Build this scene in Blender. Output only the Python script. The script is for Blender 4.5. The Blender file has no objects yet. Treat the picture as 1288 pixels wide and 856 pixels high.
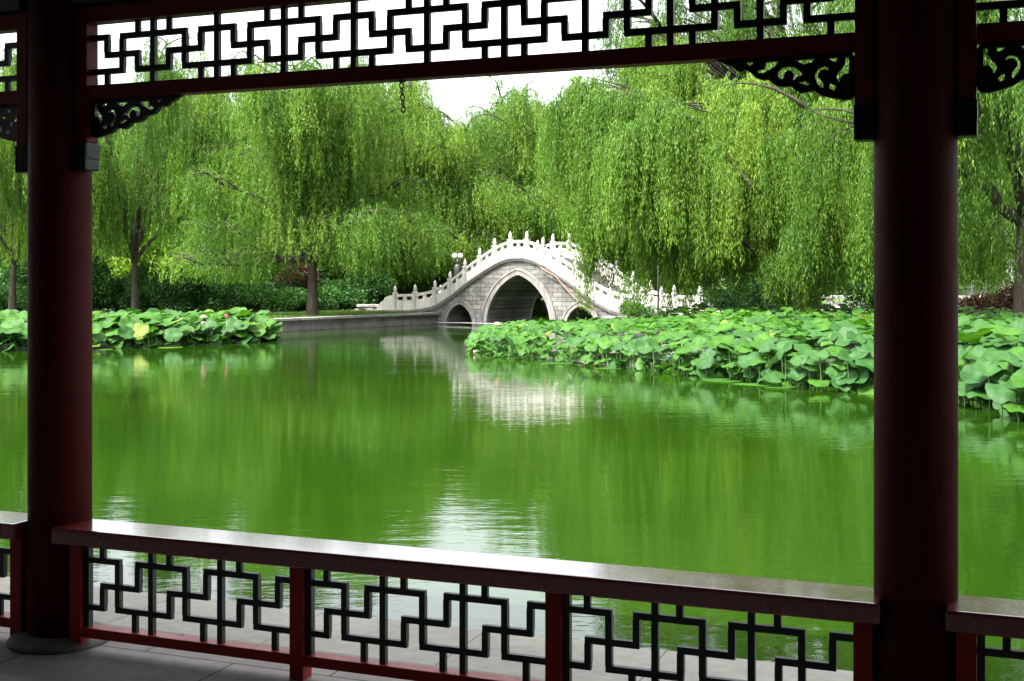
import bpy, bmesh, math, random
import numpy as np
from mathutils import Vector, Matrix

SC = bpy.context.scene
COL = SC.collection
R = math.radians
rng = np.random.default_rng(7)
random.seed(7)
F = 1565.0            # focal length in photo pixels
EYE = 1.6
WATER = -0.5
BANK = -0.05

def at(px, Y):        # x coordinate at depth Y of photo column px
    return (px - 644.0) / F * Y

# ------------------------------------------------------------------ helpers
def tag(o, label=None, cat=None, group=None, kind=None):
    if label: o['label'] = label
    if cat: o['category'] = cat
    if group: o['group'] = group
    if kind: o['kind'] = kind
    return o

def link(name, mesh, parent=None, loc=(0, 0, 0), rz=0.0, scale=1.0):
    o = bpy.data.objects.new(name, mesh)
    COL.objects.link(o)
    if parent is not None: o.parent = parent
    o.location = loc
    o.rotation_euler = (0, 0, rz)
    o.scale = (scale, scale, scale) if isinstance(scale, (int, float)) else scale
    return o

def empty(name, loc=(0, 0, 0), rz=0.0, scale=1.0):
    o = link(name, None, None, loc, rz, scale)
    o.empty_display_size = 0.2
    return o

def copy_tree(o, loc, rz, scale=1.0):
    c = o.copy(); COL.objects.link(c)
    c.location = loc; c.rotation_euler = (0, 0, rz)
    c.scale = (scale, scale, scale) if isinstance(scale, (int, float)) else scale
    for ch in list(o.children):
        d = ch.copy(); COL.objects.link(d); d.parent = c
    return c

class MB:
    def __init__(self):
        self.v = []; self.f = []; self.m = []; self.sm = []
    def add(self, vs, fs, mat=0, smooth=False):
        b = len(self.v)
        self.v += [tuple(p) for p in vs]
        for f in fs:
            self.f.append([b + i for i in f]); self.m.append(mat); self.sm.append(smooth)
        return self
    def box(self, x0, x1, y0, y1, z0, z1, mat=0):
        vs = [(x0,y0,z0),(x1,y0,z0),(x1,y1,z0),(x0,y1,z0),(x0,y0,z1),(x1,y0,z1),(x1,y1,z1),(x0,y1,z1)]
        fs = [(0,3,2,1),(4,5,6,7),(0,1,5,4),(1,2,6,5),(2,3,7,6),(3,0,4,7)]
        return self.add(vs, fs, mat)
    def bbox(self, x0, x1, y0, y1, z0, z1, b, mat=0, seg=2):
        bm = bmesh.new()
        bmesh.ops.create_cube(bm, size=1)
        for v in bm.verts:
            v.co = Vector(((x0+x1)/2 + v.co.x*(x1-x0), (y0+y1)/2 + v.co.y*(y1-y0), (z0+z1)/2 + v.co.z*(z1-z0)))
        bmesh.ops.bevel(bm, geom=list(bm.edges), offset=b, segments=seg, affect='EDGES', profile=0.6)
        bm.verts.index_update()
        self.add([v.co[:] for v in bm.verts], [[v.index for v in f.verts] for f in bm.faces], mat)
        bm.free(); return self
    def lathe(self, prof, cx=0, cy=0, seg=20, mat=0, smooth=True, phase=0.0):
        vs = []; fs = []
        n = len(prof)
        for (r, z) in prof:
            for k in range(seg):
                a = 2*math.pi*k/seg + phase
                vs.append((cx + r*math.cos(a), cy + r*math.sin(a), z))
        for i in range(n-1):
            for k in range(seg):
                k2 = (k+1) % seg
                fs.append((i*seg+k, i*seg+k2, (i+1)*seg+k2, (i+1)*seg+k))
        fs.append(tuple(range(seg))[::-1]); fs.append(tuple((n-1)*seg+k for k in range(seg)))
        return self.add(vs, fs, mat, smooth)
    def tube(self, pts, rad, seg=7, mat=0):
        pts = [Vector(p) for p in pts]; n = len(pts)
        vs = []; fs = []
        ref = Vector((0.31, 0.87, 0.38))
        for i, p in enumerate(pts):
            t = (pts[min(i+1, n-1)] - pts[max(i-1, 0)])
            t = t.normalized() if t.length > 1e-9 else Vector((0, 0, 1))
            a = t.cross(ref)
            if a.length < 1e-3: a = t.cross(Vector((1, 0, 0)))
            a.normalize(); b = t.cross(a)
            for k in range(seg):
                th = 2*math.pi*k/seg
                vs.append(p + (a*math.cos(th) + b*math.sin(th))*rad[i])
        for i in range(n-1):
            for k in range(seg):
                k2 = (k+1) % seg
                fs.append((i*seg+k, i*seg+k2, (i+1)*seg+k2, (i+1)*seg+k))
        fs.append(tuple(range(seg))[::-1]); fs.append(tuple((n-1)*seg+k for k in range(seg)))
        return self.add(vs, fs, mat, True)
    def mesh(self, name, *mats):
        me = bpy.data.meshes.new(name)
        me.from_pydata(self.v, [], self.f)
        for m in mats: me.materials.append(m)
        me.polygons.foreach_set('material_index', self.m)
        me.polygons.foreach_set('use_smooth', self.sm)
        me.update()
        return me
    def build(self, name, mat, parent=None, loc=(0,0,0), rz=0.0):
        mats = mat if isinstance(mat, (list, tuple)) else [mat]
        return link(name, self.mesh(name, *mats), parent, loc, rz)

def quads_mesh(name, V, tint, mats, mat_idx=None, nper=4):
    """V: (N, nper, 3) polygons; tint: (N,) face attribute"""
    n = len(V)
    me = bpy.data.meshes.new(name)
    me.vertices.add(n*nper); me.loops.add(n*nper); me.polygons.add(n)
    me.vertices.foreach_set('co', np.ascontiguousarray(V, np.float32).ravel())
    me.loops.foreach_set('vertex_index', np.arange(n*nper, dtype=np.int32))
    me.polygons.foreach_set('loop_start', np.arange(0, n*nper, nper, dtype=np.int32))
    me.polygons.foreach_set('loop_total', np.full(n, nper, np.int32))
    at_ = me.attributes.new('tint', 'FLOAT', 'FACE')
    at_.data.foreach_set('value', np.ascontiguousarray(tint, np.float32))
    for m in mats: me.materials.append(m)
    me.update(calc_edges=True)
    return me

# ------------------------------------------------------------------ materials
def new_mat(name):
    m = bpy.data.materials.new(name); m.use_nodes = True
    nt = m.node_tree; nt.nodes.clear()
    out = nt.nodes.new('ShaderNodeOutputMaterial')
    return m, nt, out
def N(nt, typ, **kw):
    n = nt.nodes.new(typ)
    for k, v in kw.items():
        if k in ('operation','blend_type','data_type','noise_dimensions','feature','attribute_name','distance','wave_type','bands_direction','interpolation'):
            setattr(n, k, v)
        else:
            n.inputs[k].default_value = v
    return n
def ramp(nt, fac, stops):
    n = nt.nodes.new('ShaderNodeValToRGB')
    e = n.color_ramp.elements
    while len(e) < len(stops): e.new(0.5)
    for el, (p, c) in zip(e, stops):
        el.position = p; el.color = (*c, 1)
    nt.links.new(fac, n.inputs[0])
    return n
def noise(nt, vec, scale, detail=4, rough=0.55):
    n = N(nt, 'ShaderNodeTexNoise', Scale=scale, Detail=detail, Roughness=rough)
    nt.links.new(vec, n.inputs['Vector']); return n
def coord(nt, which='Object'):
    return nt.nodes.new('ShaderNodeTexCoord').outputs[which]
def mapping(nt, vec, scale=(1,1,1), rot=(0,0,0), loc=(0,0,0)):
    n = nt.nodes.new('ShaderNodeMapping')
    n.inputs['Scale'].default_value = scale; n.inputs['Rotation'].default_value = rot; n.inputs['Location'].default_value = loc
    nt.links.new(vec, n.inputs['Vector']); return n.outputs[0]
def bump(nt, h, strength, dist):
    n = N(nt, 'ShaderNodeBump', Strength=strength, Distance=dist)
    nt.links.new(h, n.inputs['Height']); return n.outputs['Normal']
def mix(nt, fac, a, b, blend='MIX'):
    n = nt.nodes.new('ShaderNodeMix'); n.data_type = 'RGBA'; n.blend_type = blend
    for s, v in ((0, fac), (6, a), (7, b)):
        if hasattr(v, 'links'): nt.links.new(v, n.inputs[s])
        else: n.inputs[s].default_value = v if not isinstance(v, tuple) or len(v) == 4 else (*v, 1)
    return n.outputs[2]

def simple(name, c1, c2, scale=6, rough=0.5, bstr=0.2, bdist=0.005, spec=0.5, coat=0.0, stretch=(1,1,1), rvar=0.15):
    m, nt, out = new_mat(name)
    v = mapping(nt, coord(nt), stretch)
    n1 = noise(nt, v, scale, 6, 0.6)
    cr = ramp(nt, n1.outputs[0], [(0.3, c1), (0.7, c2)])
    p = N(nt, 'ShaderNodeBsdfPrincipled')
    p.inputs['Roughness'].default_value = rough
    p.inputs['Specular IOR Level'].default_value = spec
    p.inputs['Coat Weight'].default_value = coat
    p.inputs['Coat Roughness'].default_value = 0.15
    nt.links.new(cr.outputs[0], p.inputs['Base Color'])
    n2 = noise(nt, v, scale*4, 4)
    mr = N(nt, 'ShaderNodeMapRange'); nt.links.new(n2.outputs[0], mr.inputs[0])
    mr.inputs['To Min'].default_value = max(rough-rvar, 0.02); mr.inputs['To Max'].default_value = rough+rvar
    nt.links.new(mr.outputs[0], p.inputs['Roughness'])
    nt.links.new(bump(nt, n2.outputs[0], bstr, bdist), p.inputs['Normal'])
    nt.links.new(p.outputs[0], out.inputs[0])
    return m

def leaf_mat(name, stops, trans=0.35, rough=0.55, spec=0.3, back=1.25):
    m, nt, out = new_mat(name)
    a = N(nt, 'ShaderNodeAttribute', attribute_name='tint')
    oi = nt.nodes.new('ShaderNodeObjectInfo')
    ad = N(nt, 'ShaderNodeMath', operation='MULTIPLY_ADD')
    nt.links.new(oi.outputs['Random'], ad.inputs[0]); ad.inputs[1].default_value = 0.22
    nt.links.new(a.outputs['Fac'], ad.inputs[2])
    sub = N(nt, 'ShaderNodeMath', operation='SUBTRACT'); nt.links.new(ad.outputs[0], sub.inputs[0]); sub.inputs[1].default_value = 0.11
    cr = ramp(nt, sub.outputs[0], stops)
    p = N(nt, 'ShaderNodeBsdfPrincipled'); p.inputs['Roughness'].default_value = rough
    p.inputs['Specular IOR Level'].default_value = spec
    nt.links.new(cr.outputs[0], p.inputs['Base Color'])
    t = nt.nodes.new('ShaderNodeBsdfTranslucent')
    tc = mix(nt, 1.0, cr.outputs[0], (back, back*1.05, back*0.6), 'MULTIPLY')
    nt.links.new(tc, t.inputs['Color'])
    ms = nt.nodes.new('ShaderNodeMixShader'); ms.inputs[0].default_value = trans
    nt.links.new(p.outputs[0], ms.inputs[1]); nt.links.new(t.outputs[0], ms.inputs[2])
    nt.links.new(ms.outputs[0], out.inputs[0])
    return m

def stone_block(name, c1, c2, mortar, scale, bw, bh, ms, rot=(math.pi/2, 0, 0), rough=0.8, stain=0.5, bstr=0.6, bdist=0.01, offset=0.5):
    """brick-bonded stone; rot maps the face plane onto the texture's xy"""
    m, nt, out = new_mat(name)
    v0 = coord(nt)
    v = mapping(nt, v0, (1, 1, 1), rot)
    b = nt.nodes.new('ShaderNodeTexBrick')
    b.offset = offset
    b.inputs['Scale'].default_value = scale
    b.inputs['Brick Width'].default_value = bw; b.inputs['Row Height'].default_value = bh
    b.inputs['Mortar Size'].default_value = ms; b.inputs['Mortar Smooth'].default_value = 0.3
    b.inputs['Color1'].default_value = (*c1, 1); b.inputs['Color2'].default_value = (*c2, 1); b.inputs['Mortar'].default_value = (*mortar, 1)
    nt.links.new(v, b.inputs['Vector'])
    n1 = noise(nt, v0, 1.1, 8, 0.65); n2 = noise(nt, v0, 14, 5, 0.6)
    st = ramp(nt, n1.outputs[0], [(0.35, (1-stain,)*3), (0.62, (1, 1, 1))])
    c = mix(nt, 1.0, b.outputs['Color'], st.outputs[0], 'MULTIPLY')
    sp = ramp(nt, n2.outputs[0], [(0.3, (0.82, 0.82, 0.8)), (0.7, (1.08, 1.07, 1.05))])
    c = mix(nt, 1.0, c, sp.outputs[0], 'MULTIPLY')
    p = N(nt, 'ShaderNodeBsdfPrincipled'); p.inputs['Roughness'].default_value = rough
    p.inputs['Specular IOR Level'].default_value = 0.3
    nt.links.new(c, p.inputs['Base Color'])
    h = mix(nt, 0.3, b.outputs['Fac'], n2.outputs[0])
    inv = N(nt, 'ShaderNodeMath', operation='SUBTRACT'); inv.inputs[0].default_value = 1.0; nt.links.new(h, inv.inputs[1])
    nt.links.new(bump(nt, inv.outputs[0], bstr, bdist), p.inputs['Normal'])
    nt.links.new(p.outputs[0], out.inputs[0])
    return m

def worn_paint(name, c1, c2, rough, spec, coat=0.0, stretch=(1, 1, 0.25), bs=0.35, crough=0.14):
    """lacquer with uneven repainting, fine cracks, scuffs and dust"""
    m, nt, out = new_mat(name)
    v0 = coord(nt); v = mapping(nt, v0, stretch)
    n1 = noise(nt, v, 3.0, 6, 0.65); n2 = noise(nt, v, 22, 5, 0.65); n3 = noise(nt, mapping(nt, v0, (1, 1, 0.6)), 9, 8, 0.75)
    c = ramp(nt, n1.outputs[0], [(0.3, c1), (0.7, c2)]).outputs[0]
    k = ramp(nt, n3.outputs[0], [(0.60, (0, 0, 0)), (0.72, (1, 1, 1))])
    c = mix(nt, k.outputs[0], c, mix(nt, 1.0, c, (0.55, 0.6, 0.6), 'MULTIPLY'))
    k2 = ramp(nt, n2.outputs[0], [(0.66, (0, 0, 0)), (0.74, (0.35, 0.35, 0.35))])
    c = mix(nt, k2.outputs[0], c, (0.16, 0.12, 0.10))
    p = N(nt, 'ShaderNodeBsdfPrincipled')
    p.inputs['Specular IOR Level'].default_value = spec; p.inputs['Coat Weight'].default_value = coat; p.inputs['Coat Roughness'].default_value = crough
    nt.links.new(c, p.inputs['Base Color'])
    mr = N(nt, 'ShaderNodeMapRange'); nt.links.new(n3.outputs[0], mr.inputs[0])
    mr.inputs['From Min'].default_value = 0.3; mr.inputs['From Max'].default_value = 0.7
    mr.inputs['To Min'].default_value = rough-0.08; mr.inputs['To Max'].default_value = rough+0.14
    nt.links.new(mr.outputs[0], p.inputs['Roughness'])
    h = mix(nt, 0.5, n2.outputs[0], n3.outputs[0])
    nt.links.new(bump(nt, h, bs, 0.004), p.inputs['Normal'])
    nt.links.new(p.outputs[0], out.inputs[0])
    return m

def streaked(name, c1, c2, dark, rough=0.7):
    """pale stone with rain streaks and grey blotches"""
    m, nt, out = new_mat(name)
    v0 = coord(nt)
    n1 = noise(nt, v0, 2.2, 6, 0.6); n2 = noise(nt, mapping(nt, v0, (6, 6, 0.7)), 1.0, 6, 0.7); n3 = noise(nt, v0, 16, 5, 0.65)
    c = ramp(nt, n1.outputs[0], [(0.3, c1), (0.7, c2)]).outputs[0]
    k = ramp(nt, n2.outputs[0], [(0.46, (0, 0, 0)), (0.68, (0.75, 0.75, 0.75))])
    c = mix(nt, k.outputs[0], c, (*dark, 1))
    k3 = ramp(nt, n3.outputs[0], [(0.3, (0.82, 0.82, 0.8)), (0.7, (1.05, 1.05, 1.05))])
    c = mix(nt, 1.0, c, k3.outputs[0], 'MULTIPLY')
    p = N(nt, 'ShaderNodeBsdfPrincipled'); p.inputs['Roughness'].default_value = rough; p.inputs['Specular IOR Level'].default_value = 0.3
    nt.links.new(c, p.inputs['Base Color'])
    nt.links.new(bump(nt, n3.outputs[0], 0.5, 0.012), p.inputs['Normal'])
    nt.links.new(p.outputs[0], out.inputs[0])
    return m

M = {}
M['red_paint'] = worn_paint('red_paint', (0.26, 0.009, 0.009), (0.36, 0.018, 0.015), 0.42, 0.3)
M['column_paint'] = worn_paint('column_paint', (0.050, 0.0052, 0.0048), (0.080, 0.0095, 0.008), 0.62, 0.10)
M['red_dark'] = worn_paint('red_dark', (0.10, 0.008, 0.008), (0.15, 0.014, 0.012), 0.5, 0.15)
M['bench_paint'] = worn_paint('bench_paint', (0.15, 0.020, 0.020), (0.22, 0.036, 0.034), 0.22, 0.7, 0.9, (0.3, 1.6, 1), 0.08, 0.08)
M['green_paint'] = simple('green_paint', (0.008, 0.02, 0.017), (0.016, 0.034, 0.028), 8, 0.42, 0.2, 0.003, 0.5)
M['black_wood'] = simple('black_wood', (0.008, 0.007, 0.007), (0.018, 0.013, 0.012), 8, 0.5, 0.2, 0.003, 0.4)
M['teal_paint'] = simple('teal_paint', (0.0030, 0.0066, 0.0120), (0.0090, 0.0150, 0.0150), 12, 0.5, 0.2, 0.003, 0.4)
M['iron'] = simple('iron', (0.012, 0.012, 0.012), (0.03, 0.028, 0.026), 12, 0.5, 0.2, 0.002, 0.5)
M['plinth'] = simple('plinth_stone', (0.10, 0.095, 0.085), (0.17, 0.162, 0.145), 9, 0.75, 0.5, 0.006, 0.25)
M['wall_dark'] = simple('interior_wall', (0.10, 0.085, 0.07), (0.14, 0.12, 0.10), 3, 0.8, 0.2, 0.004, 0.2)
M['rafter'] = simple('rafter_wood', (0.03, 0.012, 0.01), (0.05, 0.02, 0.015), 6, 0.6, 0.2, 0.004, 0.2)
M['roof_tile'] = simple('roof_tile', (0.06, 0.06, 0.06), (0.11, 0.11, 0.105), 6, 0.8, 0.4, 0.01, 0.2)
M['marble'] = streaked('white_marble', (0.44, 0.42, 0.39), (0.56, 0.54, 0.515), (0.22, 0.21, 0.19))
M['trim_stone'] = streaked('trim_stone', (0.17, 0.16, 0.15), (0.26, 0.245, 0.23), (0.09, 0.085, 0.078))
M['coping'] = stone_block('coping_stones', (0.30, 0.29, 0.27), (0.23, 0.22, 0.205), (0.06, 0.058, 0.05), 1.0, 1.1, 3.0, 0.02, rot=(0, 0, -0.98), stain=0.4)
M['step_stone'] = simple('step_stone', (0.1540, 0.1400, 0.1260), (0.2380, 0.2240, 0.2030), 4, 0.8, 0.4, 0.01, 0.3)
M['bridge_wall'] = stone_block('bridge_blocks', (0.235, 0.228, 0.215), (0.135, 0.132, 0.126), (0.045, 0.043, 0.041), 1.0, 0.44, 0.19, 0.013, stain=0.55)
M['bank_wall'] = stone_block('bank_blocks', (0.2678, 0.2579, 0.2381), (0.2083, 0.1984, 0.1835), (0.0992, 0.0992, 0.0893), 1.0, 1.1, 0.24, 0.01, stain=0.5)
M['paving'] = stone_block('paving_slabs', (0.3366, 0.3136, 0.2831), (0.2831, 0.2676, 0.2448), (0.1070, 0.0995, 0.0918), 1.0, 0.9, 0.62, 0.006, rot=(0, 0, 0), stain=0.3, bdist=0.004)
M['ledge'] = stone_block('ledge_slabs', (0.4744, 0.4566, 0.3870), (0.4169, 0.4042, 0.3449), (0.1869, 0.1797, 0.1548), 1.0, 0.84, 2.0, 0.004, rot=(0, 0, 0), stain=0.22, bdist=0.004, offset=0.0)
M['bark'] = simple('willow_bark', (0.0223, 0.0179, 0.0139), (0.0546, 0.0446, 0.0347), 7, 0.9, 0.9, 0.03, 0.2, 0, (1, 1, 0.25))
M['white_wall'] = simple('white_plaster', (0.62, 0.61, 0.60), (0.74, 0.73, 0.71), 2, 0.8, 0.15, 0.004, 0.2)
M['pink_wall'] = simple('pink_stone', (0.42, 0.27, 0.23), (0.52, 0.36, 0.31), 4, 0.8, 0.3, 0.01, 0.2)
M['glass_dark'] = simple('window_dark', (0.012, 0.014, 0.016), (0.03, 0.033, 0.036), 3, 0.15, 0.02, 0.001, 0.5)
M['globe'] = simple('opal_globe', (0.75, 0.75, 0.72), (0.82, 0.82, 0.8), 5, 0.3, 0.02, 0.001, 0.5)
M['pale_pipe'] = simple('pale_pipe', (0.45, 0.45, 0.44), (0.55, 0.55, 0.53), 8, 0.5, 0.1, 0.002, 0.4)
M['rust_pipe'] = simple('rust_pipe', (0.20, 0.09, 0.06), (0.30, 0.15, 0.11), 8, 0.7, 0.2, 0.002, 0.3)

WILLOW = [(0.0, (0.0228, 0.0659, 0.0049)), (0.35, (0.0434, 0.1143, 0.0074)), (0.7, (0.0880, 0.1792, 0.0131)), (1.0, (0.1656, 0.2520, 0.0246))]
M['willow'] = leaf_mat('willow_leaf', WILLOW, 0.4)
M['willow_dark'] = leaf_mat('willow_leaf_deep', [(0.0, (0.0351, 0.0937, 0.0068)), (0.5, (0.0747, 0.1670, 0.0113)), (1.0, (0.1871, 0.2809, 0.0205))], 0.35)
M['shrub'] = leaf_mat('shrub_leaf', [(0.0, (0.0144, 0.0518, 0.0086)), (0.5, (0.0288, 0.0979, 0.0158)), (1.0, (0.0691, 0.1728, 0.0288))], 0.25)
M['shrub_red'] = leaf_mat('red_shrub_leaf', [(0.0, (0.028, 0.018, 0.007)), (0.5, (0.055, 0.022, 0.010)), (1.0, (0.05, 0.05, 0.012))], 0.25)
M['grass'] = leaf_mat('grass_blade', [(0.0, (0.0372, 0.0868, 0.0124)), (0.5, (0.0620, 0.1240, 0.0186)), (1.0, (0.0992, 0.1612, 0.0310))], 0.35)
M['stalk'] = simple('lotus_stalk', (0.06, 0.13, 0.025), (0.09, 0.17, 0.04), 9, 0.6, 0.1, 0.002, 0.3)

def lotus_mat(name, c1, c2, c3):
    m, nt, out = new_mat(name)
    oi = nt.nodes.new('ShaderNodeObjectInfo')
    a = N(nt, 'ShaderNodeAttribute', attribute_name='tint')
    ad = N(nt, 'ShaderNodeMath', operation='ADD'); nt.links.new(oi.outputs['Random'], ad.inputs[0]); nt.links.new(a.outputs['Fac'], ad.inputs[1])
    fr = N(nt, 'ShaderNodeMath', operation='FRACT'); nt.links.new(ad.outputs[0], fr.inputs[0])
    cr = ramp(nt, fr.outputs[0], [(0.0, c1), (0.5, c2), (1.0, c3)])
    vn = N(nt, 'ShaderNodeAttribute', attribute_name='vein')
    nz = noise(nt, coord(nt), 5, 4)
    sp = ramp(nt, nz.outputs[0], [(0.3, (0.8, 0.82, 0.8)), (0.7, (1.12, 1.1, 1.05))])
    c = mix(nt, 1.0, cr.outputs[0], sp.outputs[0], 'MULTIPLY')
    c = mix(nt, vn.outputs['Fac'], c, mix(nt, 1.0, c, (1.6, 1.5, 1.35), 'MULTIPLY'))
    gm = nt.nodes.new('ShaderNodeNewGeometry')
    cb = mix(nt, gm.outputs['Backfacing'], c, mix(nt, 1.0, c, (1.15, 1.05, 0.9), 'MULTIPLY'))
    p = N(nt, 'ShaderNodeBsdfPrincipled'); p.inputs['Roughness'].default_value = 0.55
    p.inputs['Specular IOR Level'].default_value = 0.18
    nt.links.new(cb, p.inputs['Base Color'])
    t = nt.nodes.new('ShaderNodeBsdfTranslucent')
    nt.links.new(mix(nt, 1.0, cb, (1.2, 1.35, 0.5), 'MULTIPLY'), t.inputs['Color'])
    ms = nt.nodes.new('ShaderNodeMixShader'); ms.inputs[0].default_value = 0.28
    nt.links.new(p.outputs[0], ms.inputs[1]); nt.links.new(t.outputs[0], ms.inputs[2])
    nt.links.new(ms.outputs[0], out.inputs[0])
    return m
M['lotus_blue'] = lotus_mat('lotus_leaf_blue', (0.0158, 0.0569, 0.0122), (0.0214, 0.0698, 0.0153), (0.0267, 0.0807, 0.0175))
M['lotus_fresh'] = lotus_mat('lotus_leaf_fresh', (0.0203, 0.0730, 0.0078), (0.0272, 0.0868, 0.0095), (0.0356, 0.1026, 0.0118))
M['lotus_yellow'] = lotus_mat('lotus_leaf_yellow', (0.0546, 0.1092, 0.0105), (0.0756, 0.1260, 0.0126), (0.1008, 0.1260, 0.0147))
LOT = [M['lotus_blue'], M['lotus_fresh'], M['lotus_yellow']]

def petal_mat(name, base, tip):
    m, nt, out = new_mat(name)
    a = N(nt, 'ShaderNodeAttribute', attribute_name='vein')
    c = mix(nt, a.outputs['Fac'], (*base, 1), (*tip, 1))
    p = N(nt, 'ShaderNodeBsdfPrincipled'); p.inputs['Roughness'].default_value = 0.55
    nt.links.new(c, p.inputs['Base Color'])
    t = nt.nodes.new('ShaderNodeBsdfTranslucent'); nt.links.new(c, t.inputs['Color'])
    ms = nt.nodes.new('ShaderNodeMixShader'); ms.inputs[0].default_value = 0.3
    nt.links.new(p.outputs[0], ms.inputs[1]); nt.links.new(t.outputs[0], ms.inputs[2])
    nt.links.new(ms.outputs[0], out.inputs[0]); return m
M['petal_pink'] = petal_mat('petal_pink', (0.72, 0.35, 0.42), (0.68, 0.10, 0.26))
M['petal_pale'] = petal_mat('petal_pale', (0.75, 0.62, 0.58), (0.72, 0.42, 0.44))

# ground: grass with bare earth
def ground_mat():
    m, nt, out = new_mat('lawn_ground')
    v = coord(nt)
    n1 = noise(nt, v, 0.35, 6, 0.6); n2 = noise(nt, v, 30, 4, 0.7)
    c1 = ramp(nt, n1.outputs[0], [(0.3, (0.0358, 0.0780, 0.0117)), (0.55, (0.0553, 0.1105, 0.0169)), (0.75, (0.0780, 0.0910, 0.0325))])
    c2 = ramp(nt, n2.outputs[0], [(0.25, (0.6, 0.62, 0.6)), (0.75, (1.25, 1.25, 1.15))])
    p = N(nt, 'ShaderNodeBsdfPrincipled'); p.inputs['Roughness'].default_value = 0.9
    nt.links.new(mix(nt, 1.0, c1.outputs[0], c2.outputs[0], 'MULTIPLY'), p.inputs['Base Color'])
    nt.links.new(bump(nt, n2.outputs[0], 0.8, 0.04), p.inputs['Normal'])
    nt.links.new(p.outputs[0], out.inputs[0]); return m
M['ground'] = ground_mat()

def water_mat():
    m, nt, out = new_mat('pond_water')
    v = coord(nt)
    # gusts: patches where the surface is livelier
    g = noise(nt, mapping(nt, v, (0.22, 0.34, 1)), 1.0, 3, 0.5)
    gr = N(nt, 'ShaderNodeMapRange'); nt.links.new(g.outputs[0], gr.inputs[0])
    gr.inputs['From Min'].default_value = 0.44; gr.inputs['From Max'].default_value = 0.68
    gr.inputs['To Min'].default_value = 0.85; gr.inputs['To Max'].default_value = 2.0
    w1 = noise(nt, mapping(nt, v, (0.8, 1.5, 1), (0, 0, 0.15)), 1.0, 2, 0.5)
    w2 = noise(nt, mapping(nt, v, (2.6, 6.0, 1), (0, 0, -0.1)), 1.0, 3, 0.55)
    w3 = noise(nt, mapping(nt, v, (11, 24, 1), (0, 0, 0.25)), 1.0, 2, 0.5)
    w23 = N(nt, 'ShaderNodeMath', operation='MULTIPLY_ADD'); nt.links.new(w3.outputs[0], w23.inputs[0]); w23.inputs[1].default_value = 0.10; nt.links.new(w2.outputs[0], w23.inputs[2])
    s1 = N(nt, 'ShaderNodeMath', operation='MULTIPLY'); nt.links.new(w23.outputs[0], s1.inputs[0]); nt.links.new(gr.outputs[0], s1.inputs[1])
    s2 = N(nt, 'ShaderNodeMath', operation='MULTIPLY_ADD'); nt.links.new(w1.outputs[0], s2.inputs[0]); s2.inputs[1].default_value = 1.25; nt.links.new(s1.outputs[0], s2.inputs[2])
    s3 = N(nt, 'ShaderNodeMath', operation='MULTIPLY_ADD'); nt.links.new(w3.outputs[0], s3.inputs[0]); s3.inputs[1].default_value = 0.05; nt.links.new(s2.outputs[0], s3.inputs[2])
    p = N(nt, 'ShaderNodeBsdfPrincipled')
    al = noise(nt, mapping(nt, v, (0.12, 0.2, 1)), 1.0, 6, 0.6)
    cr = ramp(nt, al.outputs[0], [(0.32, (0.0062, 0.0215, 0.0012)), (0.68, (0.0108, 0.0310, 0.0018))])
    nt.links.new(cr.outputs[0], p.inputs['Base Color'])
    p.inputs['Roughness'].default_value = 0.02
    p.inputs['IOR'].default_value = 1.333
    nt.links.new(bump(nt, s3.outputs[0], 1.0, 0.0020), p.inputs['Normal'])
    nt.links.new(p.outputs[0], out.inputs[0]); return m
M['water'] = water_mat()

# ------------------------------------------------------------------ camera, light, world
cam_d = bpy.data.cameras.new('camera'); cam = bpy.data.objects.new('camera', cam_d); COL.objects.link(cam)
cam.location = (0, 0, EYE); cam.rotation_euler = (math.pi/2, 0, 0)
cam_d.sensor_width = 36; cam_d.lens = F/1288*36; cam_d.shift_y = -80/1288
cam_d.clip_start = 0.05; cam_d.clip_end = 3000
SC.camera = cam

SUN_EL, SUN_AZ = R(60), R(232)     # azimuth clockwise from +Y: behind the camera, a little to its west
sd = Vector((math.sin(SUN_AZ)*math.cos(SUN_EL), math.cos(SUN_AZ)*math.cos(SUN_EL), math.sin(SUN_EL)))
sl = bpy.data.lights.new('sun', 'SUN'); sl.energy = 2.0; sl.angle = R(0.6); sl.color = (1.0, 0.965, 0.90)
so = bpy.data.objects.new('sun', sl); COL.objects.link(so)
so.rotation_euler = (-sd).to_track_quat('-Z', 'Y').to_euler(); so.location = sd*200

w = bpy.data.worlds.new('World'); SC.world = w; w.use_nodes = True
nt = w.node_tree; nt.nodes.clear()
sky = nt.nodes.new('ShaderNodeTexSky'); sky.sky_type = 'NISHITA'; sky.sun_disc = False
sky.sun_elevation = SUN_EL; sky.sun_rotation = SUN_AZ; sky.air_density = 1.0; sky.dust_density = 6.0; sky.ozone_density = 1.0
hs = nt.nodes.new('ShaderNodeHueSaturation'); hs.inputs['Saturation'].default_value = 0.25; hs.inputs['Value'].default_value = 1.0
bg = nt.nodes.new('ShaderNodeBackground'); bg.inputs['Strength'].default_value = 0.15
wo = nt.nodes.new('ShaderNodeOutputWorld')
nt.links.new(sky.outputs[0], hs.inputs['Color']); nt.links.new(hs.outputs[0], bg.inputs[0]); nt.links.new(bg.outputs[0], wo.inputs[0])
vs = SC.view_settings
vs.view_transform = 'Standard'; vs.look = 'None'; vs.exposure = 2.6; vs.gamma = 1.0; vs.use_curve_mapping = False
SC.cycles.max_bounces = 8; SC.cycles.diffuse_bounces = 4; SC.cycles.glossy_bounces = 3; SC.cycles.transmission_bounces = 4
SC.cycles.use_denoising = True

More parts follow.
